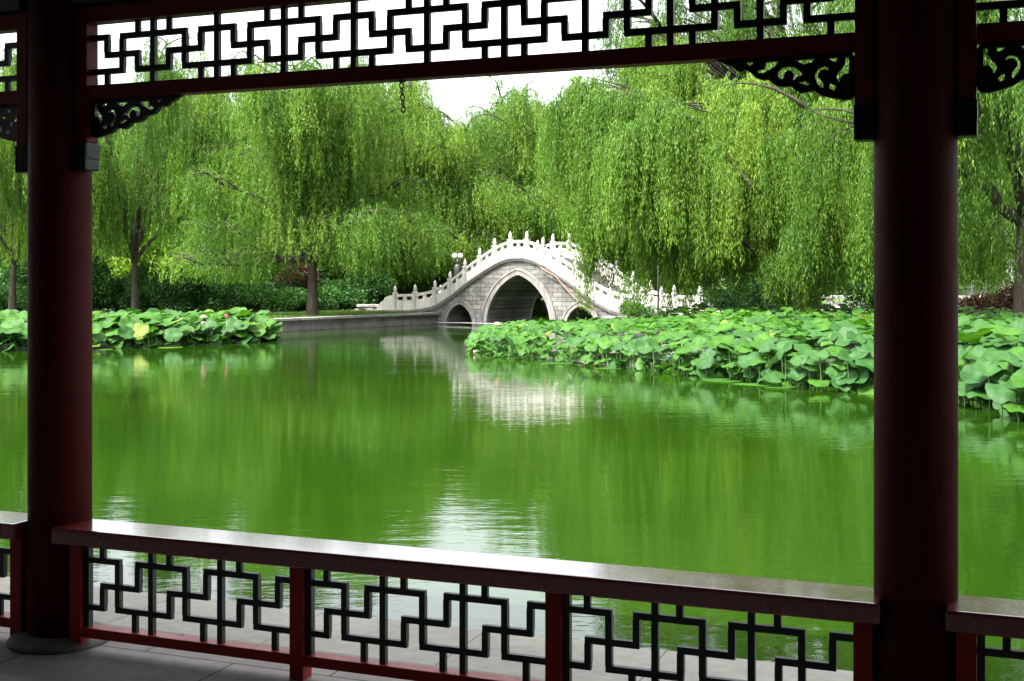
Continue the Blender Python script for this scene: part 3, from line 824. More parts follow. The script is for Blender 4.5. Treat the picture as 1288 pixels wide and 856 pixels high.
def willow(seed, H, Rc, fork, nlimb, r0, nsub, per, lmin, lmax, zmin, leaf=(.2, .045), step=.075, stems=1, lean=0.0, mat='willow', spread=.45, base_tint=.45, fluff=0.25, low=.35, clumps=(), stems_at=()):
    """trunk + arching limbs; each limb carries sub-branches, each of these a clump of hanging strands"""
    rg = np.random.default_rng(seed)
    wb = MB(); starts = []
    az0 = rg.uniform(0, 6.28)
    forkp = np.array([lean, rg.uniform(-.2, .2), fork])
    trunk = bez(np.zeros(3), np.array([lean*.2, 0, fork*.5]), forkp, 8)
    wb.tube(np.vstack([[[0, 0, -.3]], trunk]), [r0*1.5]+list(np.linspace(r0*1.15, r0*.62, 8)), 10)
    for k in range(nlimb):
        az = az0 + 2*math.pi*k/nlimb + rg.uniform(-.35, .35)
        e = low+(1-low)*rg.uniform(0, 1)**1.25; 
        if k % 3 == 0: e = rg.uniform(.85, 1.0)
        reach = Rc*rg.uniform(.75, 1.0)*math.sqrt(max(1-(e*.86)**2, .05))
        top = fork + (H-fork)*e
        o = np.array([math.cos(az), math.sin(az), 0])
        st = forkp + np.array([0, 0, rg.uniform(-.25, .1)*fork*.5 if k else 0])
        tip = np.array([forkp[0], forkp[1], 0]) + o*reach + np.array([0, 0, top-.3])
        mid = st + o*reach*.35 + np.array([0, 0, (top-fork)*.75])
        limb = bez(st, mid, tip, 11) + rg.normal(0, .07, (11, 3))
        limb[0] = st
        rr = r0*.62*rg.uniform(.7, 1.0)
        wb.tube(limb, list(np.linspace(rr, .02, 11)), 7)
        for j in range(nsub):
            f = rg.uniform(.32, 1.0) if j else 1.0
            i = f*10; i0 = int(min(i, 9)); p = limb[i0]*(1-(i-i0))+limb[i0+1]*(i-i0)
            az2 = az + rg.normal(0, .9)
            o2 = np.array([math.cos(az2), math.sin(az2), 0])
            ln = Rc*rg.uniform(.18, .42)
            q = p + o2*ln + np.array([0, 0, rg.uniform(-.1, .35)*ln])
            m2 = p + o2*ln*.5 + np.array([0, 0, ln*.45])
            sb = bez(p, m2, q, 6)
            wb.tube(sb, list(np.linspace(rr*.38, .012, 6)), 5)
            starts.append((sb, o2, rg.uniform(0, 1), az2))
        starts.append((limb[[4, 5, 6, 8, 9, 10]], o, .5, az)); starts.append((limb[[6, 7, 8, 9, 10, 10]], o, .5, az))
    for pts, ra, rb in stems_at:
        pts = np.array(pts, float); tt = np.linspace(0, len(pts)-1, 4*len(pts)); ii = np.arange(len(pts))
        wb.tube(np.column_stack([np.interp(tt, ii, pts[:, c]) for c in range(3)])+rg.normal(0, .02, (len(tt), 3)), list(np.linspace(ra, rb, len(tt))), 8)
    P = []; D = []; T = []
    for (cx, cy, cz, cl, cm, cw, ctn) in clumps:
        h = np.array([forkp[0], forkp[1], 0]); q = np.array([cx, cy, cz]); v = q-h; v[2] = 0
        vl = np.linalg.norm(v)+1e-6; o2 = v/vl
        p0 = forkp + np.array([0, 0, rg.uniform(.2, 3.5)]); p0[:2] += o2[:2]*vl*.35; p0[2] = min(max(p0[2], cz-2.0), cz+.3)
        sb = bez(p0, (p0+q)/2+np.array([0, 0, .7]), q, 6)
        wb.tube(sb, list(np.linspace(.05, .012, 6)), 5)
        if rg.uniform() < .25: wb.tube(bez(forkp, (forkp+p0)/2+np.array([0, 0, .5]), p0, 6), list(np.linspace(.13, .05, 6)), 6)
        o3 = np.array([math.cos(rg.uniform(0, 6.28)), math.sin(rg.uniform(0, 6.28)), 0])
        tail = q + cw*np.stack([o2*0-o3*.35, o3*0, o3*.3, o3*.45, o2*.35, o2*.5]) - np.array([[0,0,.1],[0,0,0],[0,0,.05],[0,0,.15],[0,0,.1],[0,0,.25]])
        starts.append((tail, o2, (-cl, cm, cw, ctn), math.atan2(o2[1], o2[0])))
    for sb, o2, ct, az2 in starts:
        cm, cw = per, 1.0
        if isinstance(ct, tuple): ct, cm, cw, ctn = ct
        Lc = rg.uniform(lmin, lmax) if ct >= 0 else -ct; ctint = (base_tint + rg.normal(0, .15)) if ct >= 0 else (ctn or .3)+rg.normal(0, .05)
        m = cm
        f = rg.uniform(.15, 1.0, m)*5; i0 = np.minimum(f.astype(int), 4); fr = (f-i0)[:, None]
        s0 = sb[i0]*(1-fr)+sb[i0+1]*fr + rg.normal(0, .22*cw, (m, 3))
        a = az2 + rg.normal(0, 1.1, m); outw = np.stack([np.cos(a), np.sin(a), np.zeros(m)], 1)
        Ls = Lc*rg.uniform(.4, 1.0, m)**.8
        if ct >= 0: Ls = np.minimum(Ls, np.maximum(s0[:, 2]-zmin*rg.uniform(.8, 1.4, m), .25))
        aout = spread*cw*rg.uniform(.3, 1.2, m); up = .22*rg.uniform(0, 1.2, m)
        ph = rg.uniform(0, 6.28, m); wob = rg.uniform(.01, .05, m)
        for i in range(m):
            n = max(3, int(Ls[i]/step))
            t = np.sort(rg.uniform(0, Ls[i], n))
            e = 1-np.exp(-t/.45)
            pos = s0[i] + outw[i]*(aout[i]*e)[:, None]
            pos[:, 2] += up[i]*4*(np.exp(-t/.5)-np.exp(-t/.25))*-1*0 + up[i]*np.sin(np.minimum(t/.5, 1)*math.pi) - t
            sw = wob[i]*t*np.sin(t*1.7+ph[i])
            pos[:, 0] += sw; pos[:, 1] += wob[i]*t*np.cos(t*1.3+ph[i])
            pos += rg.normal(0, .03, (n, 3))
            d = rg.normal(0, fluff*1.3, (n, 3)); d[:, 2] -= 1.0
            d += outw[i]*.35*np.exp(-t/.6)[:, None]
            P.append(pos); D.append(d/np.linalg.norm(d, axis=1, keepdims=True))
            T.append(np.full(n, ctint + rg.normal(0, .10)) + .12*(t/Ls[i]-.5) + rg.normal(0, .09, n))
    P = np.vstack(P); D = np.vstack(D); T = np.clip(np.concatenate(T), .0, 1)
    V = leaves(P, D, leaf[0], leaf[1], rg)
    crown = quads_mesh('crown', V, T, [M[mat]])
    return wb.mesh('trunk', M['bark']), crown, len(P)

TREES = {}
def proto(key, **kw):
    t, c, n = willow(**kw); TREES[key] = (t, c); print('tree', key, n)
def tree(key, px, Y, rz, label, group=None, scale=1.0, name='willow_tree', cat='tree', X=None):
    t, c = TREES[key]
    o = empty(name, (at(px, Y) if X is None else X, Y, BANK), rz, scale)
    tag(o, label, cat, group)
    link('trunk', t, o); link('crown', c, o)
    return o

proto('tall', seed=3, H=12.8, Rc=4.6, fork=2.5, nlimb=9, r0=.17, nsub=9, per=34, lmin=1.6, lmax=4.8, zmin=2.6, leaf=(.15, .025), lean=.1, mat='willow_dark', step=.035, fluff=.18,
      stems_at=[([(.1, -.1, 2.3), (.25, -.7, 5.0), (.4, -.9, 7.4), (.7, -.7, 9.6)], .17, .05), ([(.1, -.1, 2.4), (-.6, -.8, 3.6), (-1.1, -1.2, 5.2), (-1.5, -1.3, 6.6)], .10, .03)])
proto('multi', seed=11, H=12.4, Rc=5.0, fork=1.6, nlimb=9, r0=.22, nsub=9, per=32, lmin=1.5, lmax=4.4, zmin=2.8, leaf=(.15, .025), low=.6, mat='willow_dark', step=.035, fluff=.18,
      stems_at=[([(0, -.1, 1.5), (-.7, -.9, 3.0), (-1.4, -1.4, 4.6), (-1.7, -1.5, 6.2)], .13, .03), ([(0, -.1, 1.5), (.1, -1.2, 4.0), (.3, -1.6, 6.5), (.9, -1.6, 9.2)], .16, .04), ([(0, -.1, 1.6), (.9, -1.0, 3.6), (1.5, -1.3, 5.6)], .12, .03)])
proto('shaggy', seed=24, H=10.8, Rc=4.7, fork=2.3, nlimb=25, r0=.24, nsub=10, per=28, lmin=.9, lmax=2.8, zmin=1.7, leaf=(.145, .027), mat='willow', spread=.6, fluff=.28, base_tint=.62, low=.0, step=.038)
proto('round', seed=31, H=12.4, Rc=6.6, fork=2.6, nlimb=15, r0=.28, nsub=11, per=30, lmin=.9, lmax=3.2, zmin=1.0, leaf=(.20, .038), mat='willow', spread=.6, fluff=.25, base_tint=.5, low=.05, step=.055)
proto('dome', seed=53, H=11.2, Rc=6.4, fork=2.4, nlimb=26, r0=.26, nsub=12, per=34, lmin=.6, lmax=2.4, zmin=.8, leaf=(.19, .035), mat='willow', spread=.6, fluff=.3, base_tint=.55, low=.0, step=.055)
# the big willow: hand-set curtains over the bridge stairs (photo column, top row, bottom row, depth, width)
BIGX, BIGY = at(1010, 43.5), 43.5
rgc = np.random.default_rng(8)
CURT = []
def bottom_row(px):
    return float(np.interp(px, [705, 730, 750, 765, 800, 840, 880, 930, 960, 985, 1010, 1030, 1050, 1110], [235, 280, 348, 312, 300, 352, 330, 340, 318, 300, 366, 340, 332, 340]))
for k in range(26):
    px = rgc.uniform(775, 1125); CURT.append((px, rgc.uniform(-60, 200), rgc.uniform(43, 48), .0))  # deep clumps fall back to a dark tint: shade put into the leaf colour
for px, top, Y in [(742, 92, 41), (776, 105, 40), (800, 152, 38.5), (836, 120, 38.0), (884, 186, 37.6), (908, 100, 39.5), (778, 236, 40.5), (988, 158, 37.4), (1052, 118, 38.2), (1080, 214, 37.6), (1012, 272, 37.0), (945, 92, 39), (852, 262, 39.5), (812, 240, 40), (905, 276, 39.8), (955, 262, 39.4), (1104, 160, 38.6), (1045, 238, 38.6), (868, 50, 41), (992, 40, 40), (820, 30, 42), (1075, 20, 41)]:
    mt = rgc.normal(0, .11)
    for j in range(9):
        dx, dy = rgc.normal(0, .55), rgc.normal(0, .45)
        drop = (dx*dx+dy*dy)*.75 + rgc.uniform(0, .3)
        yy = Y+dy
        CURT.append((px+dx/yy*F, top+drop/yy*F, yy, .66+mt))  # front mounds tinted lighter than the inner crown, brightness put into the colour
clumps = []
for px, top, Y, tn in CURT:
    x = at(px, Y); z = EYE+(348-top)/F*Y; zb = EYE+(348-bottom_row(px)-rgc.uniform(-25, 15))/F*Y
    clumps.append((x-BIGX, Y-BIGY, z-BANK, max(1.2, (z-zb)*(1.0 if px < 760 or rgc.uniform() < .55 else rgc.uniform(.45, .8))), tn))
def loc_(px, py, Y): return (at(px, Y)-BIGX, Y-BIGY, EYE+(348-py)/F*Y-BANK)
clumps = [c[:4]+(58, .72, c[4]) for c in clumps]
for px, t_, b_, Y, m_ in [(741, 235, 398, 40.5, 40), (752, 250, 350, 41, 60), (772, 240, 362, 41.5, 45), (792, 260, 345, 41, 60), (818, 250, 378, 40, 50), (848, 250, 396, 39.5, 60), (872, 240, 388, 39.5, 60), (902, 260, 368, 40, 60), (932, 250, 372, 40.5, 50), (1012, 280, 398, 38, 90), (1022, 290, 396, 38.2, 90), (1052, 260, 385, 39, 24)]:
    x = at(px, Y); clumps.append((x-BIGX, Y-BIGY, EYE+(348-t_)/F*Y-BANK, (b_-t_)/F*Y*1.06, m_, .38, .6))
proto('big', seed=46, H=15.5, Rc=6.6, fork=4.2, nlimb=11, r0=.36, nsub=8, per=22, lmin=1.8, lmax=4.5, zmin=2.4, leaf=(.135, .025), mat='willow', spread=.5, base_tint=.34, low=.35, step=.04, fluff=.2, clumps=clumps,  # low base_tint darkens the inner crown, shading between mounds put into the colour
      stems_at=[([loc_(1008, 300, 43.5), loc_(975, 262, 40), loc_(945, 232, 37.5), loc_(918, 200, 38.6)], .16, .02), ([loc_(1005, 345, 43.3), loc_(955, 320, 39), loc_(915, 290, 37.2), loc_(868, 264, 39.0)], .11, .02)])
proto('weeping', seed=77, H=14.0, Rc=6.6, fork=3.6, nlimb=13, r0=.34, nsub=10, per=34, lmin=2.5, lmax=6.5, zmin=.9, leaf=(.135, .025), mat='willow', spread=.45, base_tint=.52, low=.2, step=.042, fluff=.2)

G1 = 'willows on the far bank'
tree('tall', 15, 57, 0.4, 'slender willow behind the small lotus bed at the very edge of the photo', None)
tree('tall', 170, 56.5, 2.9, 'tall willow with a straight grey trunk forking low, above the small lotus bed', None)
tree('multi', 265, 62, 1.2, 'willow whose trunk splits near the ground into several thin spreading stems', None)
tree('shaggy', 393, 51.5, 2.9, 'bright shaggy willow with a short bare trunk on the grass near the bridge', None)
tree('shaggy', 442, 67, 2.3, 'leafy yellow-green willow crown rising over the end of the bridge balustrade', None, 1.2)
tree('dome', 636, 76, 0.8, 'broad rounded willow crown directly behind the bridge crest', None, (1.16, 1.16, 1.11))
tree('dome', 585, 69, 2.8, 'lower rounded willow crown behind the low left arm of the bridge', None, .9)
tree('dome', 690, 68, 4.1, 'rounded willow crown between the bridge crest and the huge weeping willow', None, 1.0)
tree('big', 1010, 43.5, 0.0, 'huge weeping willow whose long curtains hang over the stairs of the bridge', None)
tree('weeping', 1290, 33, 2.2, 'weeping willow seen past the thicker red column beside the white house', None, .95)
for i, (px, Y, k, rz, sc) in enumerate([(60, 74, 'round', 0, 1), (150, 80, 'round', 2, 1.05), (235, 78, 'round', 4, .95), (330, 76, 'round', 1, 1.0), (400, 80, 'dome', 5, 1.02),
        (552, 84, 'dome', 3, 1.0), (712, 84, 'dome', 5.5, 1.1), (790, 78, 'round', 2.5, 1.05), (890, 74, 'round', 1.7, 1.0), (1000, 66, 'round', .3, 1.0), (1110, 62, 'round', 2.8, 1.0), (1230, 76, 'round', 4.4, 1.0), (-60, 66, 'round', 3.6, 1.0), (1340, 52, 'round', 2.0, 1.0)]):
    tree(k, px, Y, rz, 'dense green willow in the unbroken row behind the bank trees and bridge', 'background willows', sc)

# far woods closing the view
def leaf_cloud(n, cx, cy, cz, sx, sy, sz, rg, leaf, tint, tvar=.15, lump=6):
    cs = rg.normal(size=(lump, 3)); cs /= np.linalg.norm(cs, axis=1, keepdims=True); cs *= rg.uniform(.35, .75, (lump, 1))
    idx = rg.integers(0, lump, n)
    d = rg.normal(size=(n, 3)); d /= np.linalg.norm(d, axis=1, keepdims=True)
    p = cs[idx] + d*(rg.uniform(.2, 1, (n, 1))**.5)*.5
    pos = p*np.array([sx, sy, sz])+np.array([cx, cy, cz])
    keep = pos[:, 2] > .03; pos = pos[keep]; d = d[keep]; idx = idx[keep]
    dirs = d+rg.normal(0, .7, d.shape); dirs /= np.linalg.norm(dirs, axis=1, keepdims=True)
    lt = rg.normal(0, .1, lump)
    return leaves(pos, dirs, leaf[0], leaf[1], rg), np.clip(tint+lt[idx]+rg.normal(0, tvar, len(pos)), 0, 1)
rg = np.random.default_rng(99)
VV = []; TT = []
for i in range(46):
    x = -75+i*150/45+rg.uniform(-1, 1); y = 108+rg.uniform(-6, 8) - abs(x)*.12
    V, T = leaf_cloud(2600, x, y, 4.2, 4.2, 3.2, rg.uniform(4.5, 6.5), rg, (.75, .30), .35, .15, 10)
    VV.append(V); TT.append(T)
tag(link('woods', quads_mesh('woods', np.vstack(VV), np.concatenate(TT), [M['willow_dark']])), 'far woods closing the view behind the park trees', 'woods', None, 'stuff')

# shrubs on the left bank
def shrub_mesh(seed, n, sx, sy, sz, mat, leaf):
    rg = np.random.default_rng(seed)
    V, T = leaf_cloud(n, 0, 0, sz*.55, sx, sy, sz*.62, rg, leaf, .45, .18, 9)
    return quads_mesh('foliage', V, T, [M[mat]])
SH = [shrub_mesh(51, 5200, 1.5, 1.2, 1.5, 'shrub', (.13, .07)), shrub_mesh(52, 5200, 1.8, 1.2, 1.25, 'shrub', (.12, .07)), shrub_mesh(53, 5600, 1.3, 1.2, 1.9, 'shrub', (.14, .07))]
stem = MB()
for k in range(5):
    a = k*1.3; stem.tube([(0.05*math.cos(a), 0.05*math.sin(a), -.1), (.2*math.cos(a), .2*math.sin(a), .5), (.5*math.cos(a), .5*math.sin(a), .95)], [.03, .022, .01], 6)
SM = stem.mesh('stem', M['bark'])
def shrub(k, px, Y, rz, label, group=None, scale=1.0, mat=None):
    o = empty('shrub', (at(px, Y), Y, BANK), rz, scale); tag(o, label, 'shrub', group)
    f = link('foliage', SH[k], o); link('stem', SM, o)
    if mat: f.material_slots[0].link = 'OBJECT'; f.material_slots[0].material = mat
    return o
i = 0
for px in range(-20, 480, 24):
    Y = 58.5 + (i*37 % 5)*.5
    if px > 380: Y = 60.5 + (i % 3)*.6
    shrub(i % 3, px, Y, i*1.7, 'dark green shrub in the dense hedge under the willows of the grassy bank', 'hedge shrubs under the willows', 1.0 + .2*((i*7) % 4)/4)
    i += 1
for px in range(430, 620, 34):
    shrub(i % 3, px, 69+(i % 3), i*2.1, 'dark shrub far behind the low end of the bridge balustrade', 'shrubs behind the bridge', 1.25); i += 1
for j, (px, Y, sc) in enumerate([(60, 66, 2.0), (130, 67, 2.3), (205, 69, 2.0), (285, 67, 2.5), (345, 66, 2.2), (430, 67, 2.4), (490, 70, 2.3), (545, 73, 2.2)]):
    shrub(j % 3, px, Y, j*1.9, 'tall leafy bush filling the gap between trunks behind the hedge', 'tall bushes behind the hedge', sc, M['willow_dark'])
for j, (px, Y) in enumerate([(604, 82), (632, 83), (660, 82.5), (688, 82), (716, 81), (744, 79)]):  # shrub row added to darken what shows through the arch openings
    shrub(j % 3, px, Y, j*2.3, 'dark shrub added on the far shore to darken the view through the bridge arches', 'added far shore shrubs darkening the arches', 1.9)
tag(shrub(2, 372, 60, .4, 'brownish-red hedge shrub beside the shaggy willow trunk', None, 1.0, M['shrub_red']))
shrub(0, 803, 46.6, .4, 'small green bush growing against the bridge balustrade under the willow curtain', None, .52)
shrub(2, 1003, 46.5, 1.4, 'rounded light green bush between the bridge end and the pale terrace wall', None, 1.25, M['willow'])
shrub(1, 910, 47.6, 2.4, 'dark bush between the balustrade end posts under the willow', None, .8)
shrub(1, 948, 49.0, .9, 'dark bush just past the last drum stone of the bridge', None, 1.2)
shrub(1, 1104, 47.0, 3.0, 'dark bush at the end of the pale terrace wall next to the red column', None, .9)
shrub(0, 1232, 41.0, 2.0, 'reddish-leaved bush below the white house', None, .8, M['shrub_red'])
shrub(2, 1278, 40.0, 1.0, 'reddish-brown bush at the far edge of the bank beside a willow trunk', None, .7, M['shrub_red'])

# grass blades on the visible bank edge
rg = np.random.default_rng(5)
A = np.array([(-3.9, 55.6), (-9.5, 47.6)]); n = 16000
f = rg.uniform(-.9, 1.15, n)[:, None]
base = A[0]*(1-f)+A[1]*f
nrm = np.array([-(A[1]-A[0])[1], (A[1]-A[0])[0]]); nrm = nrm/np.linalg.norm(nrm)
if nrm[0] > 0: nrm = -nrm
base = base+nrm*(.3+rg.uniform(0, 5, n)**1.0)[:, None]
pos = np.column_stack([base, np.full(n, BANK-.01)])
d = rg.normal(0, .35, (n, 3)); d[:, 2] = 1; d /= np.linalg.norm(d, axis=1, keepdims=True)
tag(link('grass', quads_mesh('grass', leaves(pos, d, .13, .03, rg), rg.uniform(.2, .9, n), [M['grass']])), 'short bright grass along the top of the stone bank', 'grass', None, 'stuff')

# ------------------------------------------------------------------ lotus
def lotus_leaf_arrays(seed):
    rg = np.random.default_rng(seed)
    nr, ns = 4, 26; jag = rg.normal(0, .03, 26)*(rg.uniform(size=26) < .6); bite = rg.integers(0, 26); jag[bite] -= rg.uniform(0, .22)
    ph = rg.uniform(0, 6.28, 4); cup = rg.uniform(.0, .34); wv = rg.uniform(.05, .12); fold = rg.uniform(-.2, .2)
    vs = [(0, 0, 0)]; vein = [1.0]
    for i in range(1, nr+1):
        r = i/nr
        for k in range(ns):
            a = 2*math.pi*k/ns
            edge = 1+.05*math.sin(3*a+ph[0])+.035*math.sin(5*a+ph[1])+jag[k]*(r**3)
            x, y = r*edge*math.cos(a), r*edge*math.sin(a)
            z = cup*(r**1.5) - .10*math.exp(-(r/.25)**2)*-0 + wv*(r**2)*(math.sin(3*a+ph[2])+.7*math.sin(5*a+ph[3])) + fold*x*x - .16*max(r-.75, 0)*2
            z += .10*min(r/.3, 1)
            vs.append((x, y, z-.02)); vein.append((k % 2)*max(0, 1-r*.7))
    fs = [(0, 1+k, 1+(k+1) % ns) for k in range(ns)]
    for i in range(nr-1):
        for k in range(ns):
            a, b = 1+i*ns+k, 1+i*ns+(k+1) % ns
            fs.append((a, a+ns, b+ns)); fs.append((a, b+ns, b))
    return np.array(vs, np.float32), np.array(fs, np.int32), np.array(vein, np.float32)
LV = [lotus_leaf_arrays(60+i) for i in range(8)]
def tri_mesh(name, V, Fc, vein, tint, mats, midx=None):
    me = bpy.data.meshes.new(name); n = len(Fc)
    me.vertices.add(len(V)); me.loops.add(n*3); me.polygons.add(n)
    me.vertices.foreach_set('co', np.ascontiguousarray(V, np.float32).ravel())
    me.loops.foreach_set('vertex_index', np.ascontiguousarray(Fc, np.int32).ravel())
    me.polygons.foreach_set('loop_start', np.arange(0, n*3, 3, dtype=np.int32)); me.polygons.foreach_set('loop_total', np.full(n, 3, np.int32))
    a = me.attributes.new('vein', 'FLOAT', 'POINT'); a.data.foreach_set('value', np.ascontiguousarray(vein, np.float32))
    a = me.attributes.new('tint', 'FLOAT', 'FACE'); a.data.foreach_set('value', np.ascontiguousarray(tint, np.float32))
    for m in mats: me.materials.append(m)
    if midx is not None: me.polygons.foreach_set('material_index', np.ascontiguousarray(midx, np.int32))
    me.polygons.foreach_set('use_smooth', np.ones(n, bool))
    me.update(calc_edges=True); return me
LM = [tri_mesh('lotus_leaf', v, f, ve, np.zeros(len(f)), [LOT[0]]) for v, f, ve in LV]
ST = MB(); ST.tube([(0, 0, -1.0), (.03, .01, -.5), (0, 0, 0)], [.012, .011, .010], 6)
STM = ST.mesh('stalk', M['stalk'])

def pip(x, y, poly):
    c = False; j = len(poly)-1
    for i in range(len(poly)):
        xi, yi = poly[i]; xj, yj = poly[j]
        if (yi > y) != (yj > y) and x < (xj-xi)*(y-yi)/(yj-yi)+xi: c = not c
        j = i
    return c
def edge_dist(x, y, line):
    best = 1e9
    for i in range(len(line)-1):
        a = np.array(line[i]); b = np.array(line[i+1]); p = np.array((x, y)); t = np.clip(np.dot(p-a, b-a)/np.dot(b-a, b-a), 0, 1)
        best = min(best, np.linalg.norm(p-a-(b-a)*t))
    return best
FRONT_R = [(-1.15, 35.5), (-1.05, 33.6), (1.1, 30.7), (3.37, 27.2), (5.3, 23.4), (6.4, 22.2), (7.25, 20.6), (7.5, 18.2), (8.4, 15.5)]
BED_R = FRONT_R + [(14, 15), (24, 24), (24, 35), (15.5, 42), (9, 44.6), (3.5, 44.0), (0, 40)]
FRONT_L = [(-21, 33.5), (-16, 34.6), (-12.4, 35.9), (-10.2, 37.5), (-8.2, 40.0), (-7.75, 41.3)]
BED_L = FRONT_L + [(-9.0, 42.5), (-12, 42.2), (-16, 40), (-21, 37)]

def scatter(bed, front, dmin, seed, hmax_fn):
    rg = np.random.default_rng(seed)
    xs_, ys_ = [p[0] for p in bed], [p[1] for p in bed]
    got = []
    cell = {}
    for _ in range(60000):
        x, y = rg.uniform(min(xs_), max(xs_)), rg.uniform(min(ys_), max(ys_))
        if not pip(x, y, bed): continue
        key = (int(x/dmin), int(y/dmin)); ok = True
        for i in (-1, 0, 1):
            for j in (-1, 0, 1):
                for (a, b) in cell.get((key[0]+i, key[1]+j), ()):
                    if (a-x)**2+(b-y)**2 < dmin*dmin: ok = False
        if ok: cell.setdefault(key, []).append((x, y)); got.append((x, y))
    out = []
    for x, y in got:
        d = edge_dist(x, y, front)
        out.append((x, y, d))
    return out, rg
def place(bed, front, dmin, seed, hbase, hmaxx, r0, r1, dens2=True):
    pts, rg = scatter(bed, front, dmin, seed, None)
    res = []
    for x, y, d in pts:
        layers = [1.0]
        if d < 1.9: layers += [rg.uniform(.2, .55), rg.uniform(.5, .85)]
        if d < 1.3: layers += [rg.uniform(.08, .35)]
        for l in layers:
            top = hbase + (hmaxx-hbase)*min(1, (d+.12)/1.1)
            if hmaxx > 1: top *= float(np.interp(x, [-1, 2.5, 6], [.72, .84, 1.0])) * float(np.interp(y, [32, 38, 44], [1, .8, .62]) if x < 5 else 1.0)
            z = WATER + top*l*rg.uniform(.70, 1.10)
            rad = rg.uniform(r0, r1)*(0.8 if l < 1 else 1)*float(np.interp(y, [18, 26, 32], [1.0, .82, .62]) if hmaxx > 1 else .8)
            tilt = abs(rg.normal(0, .22)) + (.45 if d < .8 else .12)*rg.uniform(.4, 1.2)
            # lean towards the open water and the light
            az = math.atan2(-1, -.35) + rg.normal(0, .9 if d < .8 else 1.4)
            u = rg.uniform()
            res.append((x+rg.normal(0, .12)*(l < 1), y+rg.normal(0, .12)*(l < 1), z, rad, tilt, az, rg.uniform(0, 6.28), rg.integers(0, 8), u, d))
    return res
Rl = place(BED_R, FRONT_R, .27, 71, .58, 1.03, .18, .315)
Ll = place(BED_L, FRONT_L, .33, 72, .45, .82, .27, .46)
print('lotus', len(Rl), len(Ll))
def leaf_rot(tilt, az, spin):
    ax = Vector((-math.sin(az), math.cos(az), 0))
    return Matrix.Rotation(tilt, 3, ax) @ Matrix.Rotation(spin, 3, 'Z')
def in_frame(x, y): 
    px = 644+x/y*F
    return -15 < px < 1303 and not (1108 < px < 1196) and not (42 < px < 110)
def colour(u, rel):  # 0 blue-green, 1 fresh, 2 yellow-green
    return 0 if u < rel else (1 if u < .98 else 2)
KW = ['bluish-green', 'fresh green', 'yellow-green']
def do_bed(items, nind, rel_fn, bedname, phrase):
    items = sorted(items, key=lambda q: (0 if in_frame(q[0], q[1]) else 1, (q[9]*1.0+0.02*q[1]) if q[9] < 3 else 9+q[1]))
    for q in items[:nind]:
        x, y, z, rad, tilt, az, spin, k, u, d = q
        o = link('lotus_leaf', LM[k], None, (x, y, z))
        o.rotation_euler = leaf_rot(tilt, az, spin).to_euler(); o.scale = (rad, rad, rad)
        ci = colour(u, rel_fn(x, y))
        o.material_slots[0].link = 'OBJECT'; o.material_slots[0].material = LOT[ci]
        tag(o, f'{KW[ci]} round lotus leaf in {phrase}', 'lotus leaf', f'{KW[ci]} lotus leaves in {bedname}')
        s = link('stalk', STM, None); s.parent = o
        # stalk hangs straight down to the pond bed in world space
        s.matrix_parent_inverse = Matrix.Identity(4)
        Rm = o.rotation_euler.to_matrix()
        h = z-WATER+.15
        s.matrix_local = (Matrix.Scale(1/rad, 4) @ Rm.inverted().to_4x4()) @ Matrix.Diagonal((1, 1, h, 1))
    VV, FF, EE, TT, MI = [], [], [], [], []; off = 0
    for q in items[nind:]:
        x, y, z, rad, tilt, az, spin, k, u, d = q
        Rm = np.array(leaf_rot(tilt, az, spin)); v, f, ve = LV[k]
        VV.append(v@Rm.T*rad+np.array([x, y, z])); FF.append(f+off); EE.append(ve); TT.append(np.full(len(f), (u*7.3) % 1)); MI.append(np.full(len(f), colour(u, rel_fn(x, y))))
        off += len(v)
    if VV:
        o = link('lotus_leaves', tri_mesh('lotus_leaves', np.vstack(VV), np.vstack(FF), np.concatenate(EE), np.concatenate(TT), LOT, np.concatenate(MI)))
        tag(o, f'mass of lotus leaves filling {phrase} behind its front leaves', 'lotus bed', None, 'stuff')
do_bed(Rl, 200, lambda x, y: .75 if y < 25 else (.45 if y < 29 else .18), 'the large bed', 'the large bed in front of the bridge')
do_bed(Ll, 95, lambda x, y: .42, 'the small bed', 'the small bed along the far bank')

# flat floating pads at the bed's rim
for i, (px, Y, ln) in enumerate([(708, 30.2, .5), (770, 28.6, .45), (905, 25.2, .62), (955, 24.2, .5), (985, 23.6, .4), (215, 37.0, .5), (130, 36.0, .4), (330, 40.5, .5)]):
    o = link('lotus_pad', LM[i % 8], None, (at(px, Y), Y, WATER+.006)); o.scale = (ln, ln*.6, .02); o.rotation_euler = (0, 0, i*.9)
    o.material_slots[0].link = 'OBJECT'; o.material_slots[0].material = LOT[1]
    tag(o, 'pale flat lotus pad floating on the water along the rim of a lotus bed', 'lotus pad', 'floating lotus pads')

